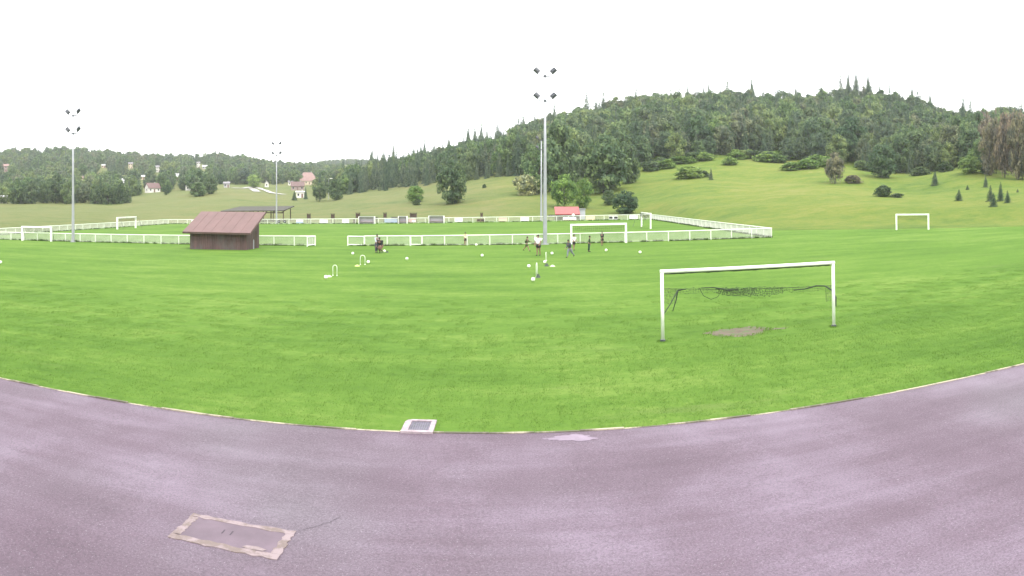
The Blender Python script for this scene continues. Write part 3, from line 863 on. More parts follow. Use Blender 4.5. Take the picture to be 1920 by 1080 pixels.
for x0, y0, x1, y1 in [(LX, FY, xg0, FY), (xg1, FY, RX, FY), (RX, FY, RX, BY), (LX, BY, RX, BY), (LX, FY, LX, BY)]:
    L = math.hypot(x1 - x0, y1 - y0)
    for k in range(int(L * 4)):
        t = RND.random(); x, y = x0 + (x1 - x0) * t + RND.gauss(0, .05), y0 + (y1 - y0) * t + RND.gauss(0, .07)
        tall.append((x, y, G(x), RND.uniform(.6, 1.3)))
mb = MB(); base = [tuft(26, .26, .13) for _ in range(3)]
for i, (x, y, z, s) in enumerate(tall):
    b = base[i % 3]; mb.add([(x + v[0] * s, y + v[1], z + v[2] * s) for v in b.v], b.f)
tag(mb.build('unmown_grass', M['tallgrass']), 'dark strip of unmown grass at the foot of the white railings', 'grass', kind='stuff')

# ------------------------------------------------------------------ boards on the far railing
BM = {k: plain('board_' + k, c, .5, .06, .6) for k, c in dict(white=(.72, .72, .7), blue=(.33, .4, .5), cream=(.6, .5, .36), brown=(.13, .09, .06), black=(.02, .02, .02), pink=(.5, .36, .34), grey=(.36, .37, .4), red=(.4, .12, .1)).items()}
def board(px, wpx, face, label, stripe=None, h=.75, z0=.2):
    Y = BY - .1; x = atY(px, Y); d = math.hypot(x, Y); W = wpx / F * d / math.cos((px - CX) / F)
    o = empty('advertising_board', (x, Y, G(x) + z0), label, 'board')
    MB().bbox(-W / 2, W / 2, -.03, .02, 0, h).build('panel', BM[face], o)
    if stripe:
        for a, b, c, e in stripe[1:]:
            MB().bbox(-W / 2 + W * a, -W / 2 + W * b, -.036, -.03, h * c, h * e).build('print', BM[stripe[0]], o)
board(365, 12, 'white', 'plain white board on the far railing beside the dry meadow corner')
board(562, 13, 'white', 'white and pale blue board just right of the slim far mast', ('blue', (0, 1, 0, .45)))
board(607, 15, 'white', 'bright white board, second along from the slim far mast')
board(648, 13, 'white', 'bright white board, the last before the first team shelter')
board(733, 24, 'blue', 'long pale blue board between the first and the small team shelter', ('grey', (.1, .9, .55, .7), (.2, .6, .25, .4)))
board(773, 14, 'pink', 'pinkish board right of the small team shelter', ('white', (.45, .95, .1, .6)))
board(860, 15, 'white', 'greenish white board right of the last team shelter', ('blue', (.1, .5, .3, .7)))
board(901, 14, 'brown', 'dark brown board low on the far railing', ('black', (.1, .4, .3, .8), (.6, .95, .3, .8)), .55)
board(943, 16, 'cream', 'cream coloured board between the brown and a white board', ('pink', (.05, .95, .6, .9)))
board(984, 16, 'white', 'white board left of the tall double masts')
board(1068, 25, 'white', 'long white banner in front of the red-roofed hut', ('pink', (.05, .95, .0, .25)), .62)
board(1107, 17, 'cream', 'pale cream board just right of the red-roofed hut')
board(1150, 17, 'white', 'board with two black squares seen through the goal', ('black', (.03, .42, .15, .85), (.58, .97, .15, .85)), .7)
board(1188, 16, 'white', 'bright white board closest to the slim pitch goal')
for px in (523, 534):
    Y = BY - .14; x = atY(px, Y)
    o = empty('tyre', (x, Y, G(x) + .32), 'small black tyre hung on the far railing near the slim mast', 'tyre', 'tyres on the far railing')
    mb = MB(); mb.tube([(.24 * math.cos(a), 0, .24 * math.sin(a) + .24) for a in [i * 6.2832 / 16 for i in range(17)]], .1, 7); mb.build('tread', BM['black'], o)
    MB().tube([(0, -.04, .24), (0, .04, .24)], .17, 12).build('hub', BM['grey'], o)
SHELL = plain('pale_shell', (.5, .46, .52), .5, .08, .8)
def dugout(px0, px1, label, h=1.55):
    Y = BY - 1.3; x0, x1 = atY(px0, Y), atY(px1, Y); W = x1 - x0
    o = empty('team_shelter', ((x0 + x1) / 2, Y, G((x0 + x1) / 2)), label, 'shelter', 'team shelters on the far touchline')
    for sx in (-1, 1):
        x = sx * (W / 2 - .06)
        MB().tube([(x, -.5, 0), (x, -.55, h * .8), (x, -.35, h), (x, .45, h), (x, .55, 0)], .075, 8).build('end_frame', M['white'], o)
        MB().bbox(x - .012, x + .012, -.48, .5, .1, h - .08).build('side_panel', SHELL, o)
    MB().bbox(-W / 2 + .1, W / 2 - .1, .46, .5, .08, h - .1).build('back_panel', SHELL, o)
    MB().bbox(-W / 2 + .1, W / 2 - .1, -.5, .48, h - .03, h + .02).build('roof', BM['grey'], o)
    MB().bbox(-W / 2 + .15, W / 2 - .15, .0, .38, .4, .46).build('bench', BM['pink'], o)
    return o
dugout(673, 703, 'wider white-framed grey team shelter next to the long blue board')
dugout(747, 764, 'narrow white-framed officials shelter between the two team shelters')
dugout(804, 833, 'white-framed team shelter with pinkish bench, right of the pinkish board')

# brown stands and benches behind the far railing
def stand(px, wpx, h, label, double=False):
    Y = BY + 5.5; x = atY(px, Y); d = math.hypot(x, Y); W = wpx / F * d
    o = empty('wooden_stand', (x, Y, T(x, Y) if not in_poly(x, Y) else G(x)), label, 'stand', 'brown wooden stands behind the far railing')
    for sx in (-1, 1): MB().bbox(sx * W * .42 - .07, sx * W * .42 + .07, -.07, .07, -.3, h).build('post', M['brownwood'], o)
    MB().bbox(-W / 2, W / 2, -.12, -.071, h * .5, h * .95).build('board', M['brownwood'], o)
    MB().bbox(-W / 2 - .1, W / 2 + .1, -.3, .3, h + .001, h + .07).build('cap', M['brownwood'], o)
    if double: MB().bbox(-W / 2 - .6, -W / 2, -.2, .2, -.1, h * .45).build('side_box', M['brownwood'], o)
stand(579, 7, 2.15, 'brown wooden stand with a small cap, right of the dark open shelter')
stand(624, 7, 2.1, 'brown wooden stand behind the first bright white boards')
stand(671, 8, 2.25, 'brown wooden stand with a box at its side, behind the wider shelter', True)
stand(722, 6, 2.2, 'slim brown wooden stand behind the long blue board')
stand(775, 13, 2.1, 'wide brown wooden stand behind the pinkish board')
stand(903, 4, 1.9, 'thin brown wooden stand behind the dark brown board')
for px0, px1, lab in ((688, 708, 'dark low bench behind the wider team shelter'), (733, 747, 'dark low bench behind the long blue board'), (1028, 1040, 'dark low bench left of the red-roofed hut')):
    Y = BY + 4; x0, x1 = atY(px0, Y), atY(px1, Y); x = (x0 + x1) / 2; W = x1 - x0
    o = empty('bench', (x, Y, G(x)), lab, 'bench')
    MB().bbox(-W / 2, W / 2, -.2, .2, .82, .92).build('seat', M['roof_dark'], o)
    MB().bbox(-W / 2, W / 2, .2, .26, .95, 1.3).build('backrest', M['roof_dark'], o)
    for sx in (-1, 1): MB().bbox(sx * W * .4 - .06, sx * W * .4 + .06, -.2, .25, -.1, .819).build('leg', M['roof_dark'], o)

# dark open shelter behind the shed
Yo = 163.0
xa, xb = atY(424, Yo), atY(540, Yo); xm = (xa + xb) / 2; W = xb - xa
o = empty('open_shelter', (xm, Yo, G(xm)), 'dark open-sided wooden shelter with sloping shingle roof behind the shed', 'shelter')
zf = H - (396.5 - YH) / F * 168 - G(xm); zb = H - (387.5 - YH) / F * 176 - G(xm)
v = [(-W / 2 - .4, -2.6, zf), (W / 2 - .3, -2.6, zf + .25), (W / 2 + .3, 4.2, zb + .2), (-W / 2 + 2.2, 4.2, zb)]
v = v + [(x, y, z - .22) for x, y, z in v]
MB().add(v, [(0, 1, 2, 3), (7, 6, 5, 4), (0, 4, 5, 1), (1, 5, 6, 2), (2, 6, 7, 3), (3, 7, 4, 0)]).build('roof', M['roof_dark'], o)
for k in range(7):
    x = -W / 2 + .5 + (W - 1.0) * k / 6
    MB().bbox(x - .1, x + .1, -2.2, -2.0, -.4, zf - .2 + .3 * k / 6 * .8).build('post', M['brownwood'], o)
    if k % 2 == 0: MB().bbox(x - .1, x + .1, 3.4, 3.6, -.4, zb - .45).build('post', M['brownwood'], o)
MB().bbox(-W / 2 + .3, W / 2 - .5, -2.18, -2.02, zf - .5, zf - .25).build('beam', M['brownwood'], o)
for k in range(8):
    x = -W / 2 + .8 + (W - 1.6) * k / 7
    MB().box((x, .8, (zf + zb) / 2 - .28), (.1, 6.4, .14), rot=Matrix.Rotation(math.atan2(zb - zf, 6.8), 3, 'X')).build('rafter', M['brownwood'], o)

# red-roofed refreshment hut
Yh = 157.5; xa, xb = atY(1040, Yh), atY(1096, Yh); xm = (xa + xb) / 2; W = xb - xa
o = empty('refreshment_hut', (xm, Yh, G(xm)), 'low dark hut with a bright red roof behind the far railing', 'hut')
zr = H - (387.5 - YH) / F * 160 - G(xm); ze = H - (401 - YH) / F * 157 - G(xm)
Wr = W * .82
v = [(-W / 2, -2.2, ze), (-W / 2 + Wr, -2.2, ze), (-W / 2 + Wr, 1.4, zr), (-W / 2, 1.4, zr)]
v = v + [(x, y, z - .15) for x, y, z in v]
MB().add(v, [(0, 1, 2, 3), (7, 6, 5, 4), (0, 4, 5, 1), (1, 5, 6, 2), (2, 6, 7, 3), (3, 7, 4, 0)]).build('roof', plain('red_awning', (.3, .07, .065), .6, .1, 1), o)
MB().bbox(-W / 2 + .15, -W / 2 + Wr - .15, -1.2, 1.3, -.3, ze - .02).build('wall', M['brownwood'], o)
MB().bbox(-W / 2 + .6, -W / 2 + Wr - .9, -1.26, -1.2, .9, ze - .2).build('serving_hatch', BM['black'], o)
MB().bbox(-W / 2 + .5, -W / 2 + Wr - .7, -1.7, -1.21, .82, .89).build('counter', M['brownwood'], o)
MB().bbox(-W / 2 + Wr + .02, W / 2 + .1, -.6, 1.2, -.3, zr - .6).build('annex', BM['grey'], o)
MB().bbox(-W / 2 + Wr - .05, W / 2 + .25, -.8, 1.3, zr - .59, zr - .45).build('annex_roof', M['steel'], o)
for sx in (-W / 2 + .15, -W / 2 + Wr - .15): MB().bbox(sx - .07, sx + .07, -2.1, -1.96, -.3, ze - .16).build('post', M['brownwood'], o)
xs = atY(1075, Yh - 2.3)
MB().tube([(xs - xm, -2.26, ze - .25), (xs - xm, -2.3, ze - .25)], .34, 16).build('round_sign', BM['white'], o)

# ------------------------------------------------------------------ wooden shed
X0, X1, Y0, Y1 = -34.6, -27.8, 68.6, 72.4
zg = G((X0 + X1) / 2); cx, cy = (X0 + X1) / 2, (Y0 + Y1) / 2
hf, hb = 2.05, 3.75
o = empty('shed', (cx, cy, zg), 'dark weathered plank shed with a big red lean-to roof on the turf', 'shed')
hx, hy = (X1 - X0) / 2, (Y1 - Y0) / 2
def wall_plank(x, y, wx, wy, h0, h1, axis):
    """vertical board whose top follows the roof slope"""
    mb = MB()
    ex, ey = (wx / 2, wy / 2)
    zt = lambda yy: hf + (hb - hf) * (yy + hy) / (2 * hy) - .03
    vs = []
    for dx, dy in ((-ex, -ey), (ex, -ey), (ex, ey), (-ex, ey)): vs.append((x + dx, y + dy, -.12))
    for dx, dy in ((-ex, -ey), (ex, -ey), (ex, ey), (-ex, ey)): vs.append((x + dx, y + dy, zt(y + dy)))
    mb.add(vs, [(3, 2, 1, 0), (4, 5, 6, 7), (0, 1, 5, 4), (1, 2, 6, 5), (2, 3, 7, 6), (3, 0, 4, 7)])
    mb.build('plank', M['plank'], o)
n = 26; wpl = 2 * hx / n
for k in range(n):
    for sy in (-1, 1): wall_plank(-hx + wpl * (k + .5), sy * (hy - .03) + RND.uniform(-.008, .008), wpl - .018, .045, 0, 0, 'x')
n = 15; wpl = 2 * (hy - .06) / n
for k in range(n):
    for sx in (-1, 1):
        if sx == 1 and k in (8, 9, 10, 11): continue
        wall_plank(sx * (hx - .03) + RND.uniform(-.008, .008), -hy + .06 + wpl * (k + .5), .045, wpl - .018, 0, 0, 'y')
yd0, yd1 = -hy + .06 + wpl * 8, -hy + .06 + wpl * 12
dr = MB().bbox(hx - .06, hx - .03, yd0 + .02, yd1 - .02, -.05, 2.0).build('door', M['brownwood'], o)
MB().bbox(hx - .028, hx + .02, yd0 + .08, yd0 + .13, .9, 1.1).build('handle', M['steel'], dr)
MB().bbox(hx - .055, hx - .01, yd0, yd1, 2.02, hf + (hb - hf) * (yd0 + hy) / (2 * hy) - .05).build('door_lintel', M['plank'], o)
MB().bbox(hx + .0, hx + .09, yd0 - .1, yd0 - .01, -.12, 1.0).build('corner_guard', BM['grey'], o)
sl = math.atan2(hb - hf, 2 * hy); Lr = (2 * hy + 1.0) / math.cos(sl)
ns = 7; Wt = 2 * hx + 1.3; ws = Wt / ns
for k in range(ns):
    xk = -Wt / 2 + ws * (k + .5) - .02
    mb = MB(); rm = Matrix.Rotation(sl, 3, 'X')
    c0 = Vector((xk, 0, (hf + hb) / 2 + .07))
    mb.box(c0, (ws - .004, Lr, .05), rot=rm)
    mb.box(c0 + rm @ Vector((ws / 2 - .05, 0, .03)), (.05, Lr, .02), rot=rm)
    mb.build('roof_sheet', M['roof_red'], o)
zf_, zb_ = hf - .5 * math.tan(sl), hb + .5 * math.tan(sl)
MB().bbox(-Wt / 2, Wt / 2 - .02, -hy - .55, -hy - .505, zf_ - .12, zf_ + .06).build('fascia', M['brownwood'], o)
MB().bbox(-Wt / 2, Wt / 2 - .02, hy + .505, hy + .55, zb_ - .12, zb_ + .06).build('fascia', M['brownwood'], o)
for sx in (-1, 1):
    MB().box((sx * (Wt / 2 - .03) - .02, 0, (hf + hb) / 2 - .04), (.045, Lr - .02, .16), rot=Matrix.Rotation(sl, 3, 'X')).build('bargeboard', M['roof_red'], o)
for x in (-hx + .3, 0, hx + .25):
    MB().box((x, hy + .25, hb + .06), (.1, .9, .14), rot=Matrix.Rotation(sl, 3, 'X')).build('rafter_end', M['brownwood'], o)

# ------------------------------------------------------------------ floodlight masts
def mast(x, y, ztop, zlow, label, rb=.21, yaw=0):
    o = empty('floodlight_mast', (x, y, G(x)), label, 'floodlight', 'floodlight masts round the main pitch', yaw)
    zt = ztop - G(x); zl = zlow - G(x)
    MB().tube([(0, 0, -.2), (0, 0, .0), (0, 0, zt * .5), (0, 0, zt - .8)], [rb, rb, rb * .66, rb * .42], 12).build('pole', M['steel'], o, True)
    MB().tube([(0, 0, -.05), (0, 0, .06)], rb * 1.9, 12).build('base_plate', M['steel'], o)
    for z, lit in ((zt - .8, 0), (zl - .55, 1)):
        c = MB().tube([(-.62, 0, z), (.62, 0, z)], .075, 6).build('crossarm', M['darkmetal'], o)
        MB().tube([(0, 0, z - .12), (0, 0, z + .12)], .13, 8).build('collar', M['darkmetal'], c)
        for sx in (-1, 1):
            MB().tube([(sx * .6, 0, z), (sx * .8, 0, z + .35)], .05, 6).build('bracket', M['darkmetal'], o)
            f = MB(); R = Matrix.Rotation(-sx * .75, 3, 'Y') @ Matrix.Rotation(-.5, 3, 'X')
            cc = Vector((sx * .92, 0, z + .6))
            f.box(cc, (.66, .26, .5), rot=R)
            f.box(cc + R @ Vector((0, -.16, 0)), (.4, .1, .32), rot=R)
            fo = f.build('floodlight', M['darkmetal'], o)
            MB().box(cc + R @ Vector((0, .135, 0)), (.58, .012, .42), rot=R).build('lamp_glass', M['lampglass'], fo)
def zat(py, d): return H + (YH - py) / F * d
ym = FY - .6; x = atY(1022, ym); d = math.hypot(x, ym); mast(x, ym, zat(129, d), zat(180, d), 'tall grey floodlight mast at the near railing behind the white-shirted player', .235)
x = atY(137, ym); d = math.hypot(x, ym); mast(x, ym, zat(206, d), zat(243, d), 'grey floodlight mast at the near railing beside the youth goal', .22)
yf = BY + 2; x = atY(518.5, yf); d = math.hypot(x, yf); mast(x, yf, zat(267, d), zat(287, d), 'slim far floodlight mast in front of the dark open shelter', .2)
x = atY(1015, yf); d = math.hypot(x, yf); mast(x, yf, zat(256, d), zat(276, d), 'far floodlight mast standing almost hidden behind the tall near one', .26)

# ------------------------------------------------------------------ goals
def net_strip(mb, p0, p1, drop, nx, nz, r=.012, sag=.0, jit=.03, seed=3):
    rr = random.Random(seed); p0, p1 = Vector(p0), Vector(p1)
    g = [[p0.lerp(p1, i / nx) + Vector((rr.gauss(0, jit), rr.gauss(0, jit), -drop * j / nz - sag * math.sin(math.pi * i / nx) * (j / nz) + rr.gauss(0, jit))) for i in range(nx + 1)] for j in range(nz + 1)]
    for j in range(nz + 1):
        for i in range(nx):
            mb.tube([g[j][i], g[j][i + 1]], r, 3, cap=False)
            if j < nz: mb.tube([g[j][i], g[j + 1][i]], r, 3, cap=False)
def goal(pa, pb, h, label, r=.06, depth=1.2, net='band', square=True):
    pa, pb = Vector(pa), Vector(pb); v = pb - pa; W = v.length
    o = empty('goal', pa, label, 'goal', rotz=math.atan2(v.y, v.x)); o.rotation_euler.y = -math.asin(v.z / W)
    for x in (0, W):
        MB().bbox(x - r, x + r, -r, r, -.05, h - r - .002).build('post', M['white'], o)
    MB().bbox(-r, W + r, -r, r, h - r, h + r).build('crossbar', M['white'], o)
    if net == 'band':
        for x in (0, W):
            MB().tube([(x, r, h * .93), (x, depth * .5, h * .93), (x, depth, 0)], .025, 6).build('net_support', M['darkmetal'], o)
        mb = MB(); net_strip(mb, (.05, .3, h - .05), (W - .05, .3, h - .05), .55, int(W / .22), 3, .012, .1, .03); mb.build('net', M['cord'], o)
    return o
def pnt(x, y): return (x, y, G(x))
goal(pnt(atY(1071.5, 75.5), 75.5), pnt(atY(1174, 75.5), 75.5), zat(421, 76) - G(8), 'white junior goal standing against the near railing among the training players', .1, .5)
xl, xr = atY(42, 75.4), atY(96, 75.4)
goal(pnt(xl, 75.4), pnt(xr, 75.4), 2.0, 'white youth goal in front of the railing left of the shed', .11, .6)
goal(pnt(-75.0, 123.5), pnt(-75.0, 116.4), 2.3, 'white full-size goal at the meadow end of the main pitch', .14, 1.5)
goal(pnt(21.6, 106.0), pnt(21.6, 113.6), 2.35, 'white main pitch goal seen almost edge-on near the fence corner', .11, 1.5)
a = gp(1681, 431); b = Vector(pnt(a.x + 5.2, a.y - 1.2))
b = gp(1741, 430.5)
goal(a, b, 2.1, 'lone white goal frame on the right edge of the training turf', .11, 1.0)

# the big goal near the yard, its net rolled up
A, B = gp(1240.5, 638), gp(1568, 614); yy = (A.y + B.y) / 2
A = Vector(pnt(A.x, yy)); B = Vector(pnt(B.x, yy)); W = (B - A).length
hg = zat(509, math.hypot(A.x, A.y)) - A.z
o = empty('goal', A, 'large white goal by the yard with its dark net rolled up behind', 'goal'); o.rotation_euler.y = -math.asin((B.z - A.z) / W)
r = .062
for x in (0, W):
    p = MB().tube([(x, 0, -.05), (x, 0, hg - .002)], r, 14).build('post', M['white'], o, True)
    MB().tube([(x, 0, -.05), (x, 0, .07)], r + .035, 12).build('ground_sleeve', M['darkmetal'], p)
    MB().tube([(x + r * .9, r * .8, .05), (x + r * .95, r * .8, hg * .72)], .016, 5).build('net_cord', M['cord'], o)
MB().tube([(-r, 0, hg), (W + r, 0, hg)], r + .004, 14).build('crossbar', M['white'], o, True)
mb = MB(); pts = [(.1 + (W - .2) * k / 40, .045, hg - r - .02 - RND.uniform(0, .018)) for k in range(41)]
mb.tube(pts, [.018 + RND.uniform(0, .012) for _ in pts], 5); mb.build('net_cord', M['cord'], o)
def rel(px, py, Y):
    th = (px - CX) / F; d = Y / math.cos(th)
    return Vector((d * math.sin(th), Y, zat(py, d))) - A
Yb = yy + 1.3
w0, w1 = rel(1246, 541.5, Yb), rel(1566, 540, Yb)
MB().tube([w0.lerp(w1, k / 16) - Vector((0, 0, .05 * math.sin(math.pi * k / 16))) for k in range(17)], .009, 5).build('net_wire', M['cord'], o)
sup = MB(); sup.tube([rel(1243, 592, yy), rel(1258, 570, yy + .6), rel(1272, 545, Yb), rel(1287, 543, Yb)], [.02, .02, .028, .02], 6)
sup.tube([rel(1272, 545, Yb), rel(1269, 562, Yb), rel(1262, 584, Yb)], [.026, .022, .016], 6); sup.build('net_support', M['cord'], o)
sup = MB(); sup.tube([rel(1489, 548, Yb), rel(1510, 546, Yb), rel(1531, 540.5, Yb), rel(1548, 541, Yb - .3), rel(1560, 549, yy + .5), rel(1568, 562, yy + .1), rel(1568, 580, yy + .07)], [.018, .025, .03, .028, .03, .03, .02], 6); sup.build('net_support', M['cord'], o)
MB().tube([rel(1312, 541, Yb), rel(1320, 556, Yb), rel(1334, 563, Yb), rel(1347, 558, Yb), rel(1356, 542, Yb)], .011, 5).build('net_loop', M['cord'], o)
mb = MB(); net_strip(mb, rel(1355, 542, Yb), rel(1470, 542, Yb), .26, 34, 4, .0075, .06, .022, 5)
net_strip(mb, rel(1345, 543, Yb + .05), rel(1420, 545, Yb + .05), .2, 22, 3, .0075, .05, .03, 6)
net_strip(mb, rel(1268, 543, Yb + .02), rel(1352, 542, Yb + .02), .12, 18, 2, .005, .05, .02, 8)
net_strip(mb, rel(1468, 543, Yb + .02), rel(1545, 541, Yb + .02), .14, 18, 2, .005, .04, .02, 9)
net_strip(mb, rel(1246, 541, yy + .12), rel(1271, 545, Yb), .5, 8, 4, .005, .0, .02, 10)
net_strip(mb, rel(1548, 541, Yb), rel(1567, 541, yy + .12), .6, 8, 4, .005, .0, .02, 11)
mb.build('net', M['cord'], o)
mb = MB(); mb.tube([rel(px, py, Yb) for px, py in ((1315, 541), (1337, 540.5), (1352, 543), (1366, 547), (1385, 545))], [.012, .022, .03, .03, .012], 6); mb.build('rolled_net', M['cord'], o)

# bare ground worn in front of the goal
def blob(name, cx_, cy_, rx, ry, z, mat, seed, n=40, rough=.22):
    rr = random.Random(seed); ph = [rr.uniform(0, 6.28) for _ in range(4)]
    P = []
    for k in range(n):
        a = 6.2832 * k / n
        q = 1 + rough * (math.sin(2 * a + ph[0]) * .4 + math.sin(3 * a + ph[1]) * .5 + math.sin(7 * a + ph[2]) * .35 + math.sin(13 * a + ph[3]) * .3)
        P.append((cx_ + rx * q * math.cos(a), cy_ + ry * q * math.sin(a)))
    return sheet(name, P, z, mat)
q = gp(1386, 622); blob('bare_earth', q.x, q.y, 1.25, .78, .004, M['soil'], 2)
q = gp(1448, 617); blob('bare_earth', q.x, q.y, .5, .2, .008, M['soil'], 9, rough=.4)

# ------------------------------------------------------------------ yard details
# inspection cover with a broken concrete border
def broken_mat():
    m, n, b = node_mat('broken_border')
    p = worldpos(n)
    f = noise(n, p, 3.2, 5, .65); g = noise(n, p, 22, 4, .7)
    col = mixc(n, maprange(n, f, .40, .56), (.135, .105, .095), (.215, .17, .175))
    col = mixc(n, maprange(n, g, .5, .75, 0, .6), col, (.2, .15, .14))
    n.links.new(col, b.inputs['Base Color']); b.inputs['Roughness'].default_value = .9
    bump(n, b, g, .4, .01)
    return m
M['border'] = broken_mat()
M['plate'] = plain('cover_plate', (.1, .072, .09), .75, .18, 2)
xa, xb, ya, yb = -5.14, -3.34, 9.42, 10.33
o = empty('inspection_cover', ((xa + xb) / 2, (ya + yb) / 2, G((xa + xb) / 2)), 'rectangular inspection cover with chipped pale concrete border in the asphalt', 'cover'); o.rotation_euler.y = -math.atan(SL)
hx, hy, t = (xb - xa) / 2, (yb - ya) / 2, .15
def rough_strip(x0, x1, y0, y1, seed):
    rr = random.Random(seed); mb = MB(); n = 14; vs = []
    horiz = (x1 - x0) > (y1 - y0)
    for k in range(n + 1):
        s = k / n
        j0, j1 = (rr.uniform(-.015, .03), rr.uniform(-.015, .03)) if 0 < k < n else (0, 0)
        if horiz: vs += [(x0 + (x1 - x0) * s, y0 + j0, .008), (x0 + (x1 - x0) * s, y1 - j1, .008)]
        else: vs += [(x0 + j0, y0 + (y1 - y0) * s, .008), (x1 - j1, y0 + (y1 - y0) * s, .008)]
    fs = [(2 * i, 2 * i + 2, 2 * i + 3, 2 * i + 1) if horiz else (2 * i, 2 * i + 1, 2 * i + 3, 2 * i + 2) for i in range(n)]
    nv = len(vs)
    vs += [(x, y, -.05) for x, y, z in vs]
    for i in range(n):
        for s in (0, 1):
            a_, b_ = 2 * i + s, 2 * i + 2 + s; fs.append((a_, b_, b_ + nv, a_ + nv))
    return mb.add(vs, fs)
rough_strip(-hx, hx, -hy, -hy + t, 1).build('border', M['border'], o)
rough_strip(-hx, hx, hy - t * .8, hy, 2).build('border', M['border'], o)
rough_strip(-hx, -hx + t, -hy + t + .002, hy - t * .8 - .002, 3).build('border', M['border'], o)
rough_strip(hx - t, hx, -hy + t + .002, hy - t * .8 - .002, 4).build('border', M['border'], o)
M['crack'] = plain('crack_dirt', (.05, .04, .05), .95, .2, 8)
pl = MB().bbox(-hx + t * .8, hx - t * .8, -hy + t * .8, hy - t * .6, -.05, .003).build('plate', M['plate'], o)
for k in (-1, 1): MB().bbox(-.12 + k * .07, -.1 + k * .07, .0, .12, .003, .006).build('lifting_slot', M['crack'], pl)
MB().add([(.28, -.28, .012), (.36, -.31, .012), (.62, -.3, .012), (.66, -.25, .012), (.5, -.2, .012), (.33, -.22, .012)], [(0, 1, 2, 3, 4, 5)]).build('concrete_chip', M['border'], o)
# crack running off from the cover corner
def strip(name, pts, wd, z, mat):
    mb = MB(); vs = []
    for i, p in enumerate(pts):
        a_ = pts[max(0, i - 1)]; b_ = pts[min(len(pts) - 1, i + 1)]; t_ = (b_ - a_); t_.z = 0; t_.normalize()
        s = Vector((-t_.y, t_.x, 0)) * wd * (1 if 0 < i < len(pts) - 1 else .2)
        vs += [(p.x + s.x, p.y + s.y, G(p.x) + z), (p.x - s.x, p.y - s.y, G(p.x) + z)]
    mb.add(vs, [(2 * i, 2 * i + 1, 2 * i + 3, 2 * i + 2) for i in range(len(pts) - 1)])
    return tag(mb.build(name, mat), kind='structure')
M['crack'] = plain('crack_dirt', (.05, .04, .05), .95, .2, 8)
strip('asphalt_crack', [gp(*p) for p in ((560, 996), (572, 992), (584, 989), (597, 986), (606, 982), (618, 979), (630, 973), (644, 966))], .004, .003, M['crack'])
# pale mortar stain beside the edging
M['stain'] = plain('pale_mortar', (.19, .148, .19), .8, .15, 4)
q = gp(1074, 821); blob('mortar_patch', q.x, q.y, .46, .2, .002, M['stain'], 12, rough=.3)
q = gp(1022, 823); blob('mortar_patch', q.x, q.y, .06, .03, .002, M['stain'], 5)
M['border2'] = plain('pinkish_concrete', (.27, .22, .235), .85, .3, 7, bmp=.2)
# drain in the turf edge
a, b = gp(751, 812), gp(818, 790.5)
x0, x1, y0, y1 = a.x, gp(812, 812).x, a.y, b.y
o = empty('drain', ((x0 + x1) / 2, (y0 + y1) / 2, G(x0)), 'square concrete drain surround with a dark metal grate at the turf edge', 'drain'); o.rotation_euler.y = -math.atan(SL)
hx, hy = (x1 - x0) / 2, (y1 - y0) / 2; rim = .11
outer = [(-hx, -hy), (hx, -hy), (hx, hy), (-hx + .16, hy), (-hx + .05, hy - .05), (-hx, hy - .18)]
ix0, ix1, iy0, iy1 = -hx + rim + .04, hx - rim, -hy + rim, hy - rim * .75
mb = MB()
inner = [(ix0, iy0), (ix1, iy0), (ix1, iy1), (ix0, iy1)]
zt = .05
mb.add([(x, y, zt) for x, y in outer + inner] + [(x, y, -.1) for x, y in outer + inner],
       [(0, 1, 7, 6), (1, 2, 8, 7), (2, 3, 9, 8), (3, 4, 5, 9), (5, 0, 6, 9)]
       + [(i, i + 10, (i + 1) % 6 + 10, (i + 1) % 6) for i in range(6)] + [(6 + i, 6 + (i + 1) % 4, 16 + (i + 1) % 4, 16 + i) for i in range(4)])
mb.build('surround', M['border2'], o)
MB().bbox(ix0, ix1, iy0, iy1, -.09, -.06).build('drain_floor', BM['black'], o)
g = MB()
g.tube([(ix0 + .02, iy0 + .02, .014), (ix1 - .02, iy0 + .02, .014), (ix1 - .02, iy1 - .02, .014), (ix0 + .02, iy1 - .02, .014), (ix0 + .02, iy0 + .02, .014)], .018, 6)
gr = g.build('grate', M['grate'] if 'grate' in M else plain('grate_iron', (.1, .09, .12), .5, .2, 4, .3), o)
for k in range(9):
    x = ix0 + (ix1 - ix0) * (k + .5) / 9
    MB().bbox(x - .022, x + .022, iy0 + .031, iy1 - .031, .002, .026).build('grate_bar', gr.data.materials[0], gr)

# ------------------------------------------------------------------ training gear
ball_me = MB().sphere((0, 0, .125), .125, 16, 10)
def ball_mat():
    m, n, b = node_mat('football')
    vo = N(n, 'TexVoronoi'); vo.inputs['Scale'].default_value = 9; n.links.new(objco(n), vo.inputs['Vector'])
    n.links.new(ramp(n, vo.outputs['Distance'], [(.1, (.45, .5, .42)), (.22, (.78, .8, .7))]), b.inputs['Base Color']); b.inputs['Roughness'].default_value = .4
    return m
ball_me = ball_me.mesh('football', ball_mat(), True)
balls = [(611, 523, 'white football nearest the front white hoop'), (690.5, 494, 'white football lying right of the rear white hoop'), (661.5, 477.5, 'white football behind the rear white hoop'), (763, 487.5, 'white football alone on the turf right of the crouching pair'),
         (904, 481.5, 'white football alone on the turf in front of the white-shirted child'), (991.5, 502, 'white football left of the thin upright training hoop'), (999.5, 527.5, 'white football at the foot of the thin upright training hoop'), (1021.5, 494, 'white football beside a dark marker cone'),
         (1035, 477.5, 'white football right of the white-shirted player'), (1136.5, 471.5, 'white football in front of the black-clad child'), (1200, 475.5, 'white football farthest out past the junior goal'), (721, 473, 'white football at the knee of the crouching person'), (1, 494, 'white football alone on the turf by the youth goal')]
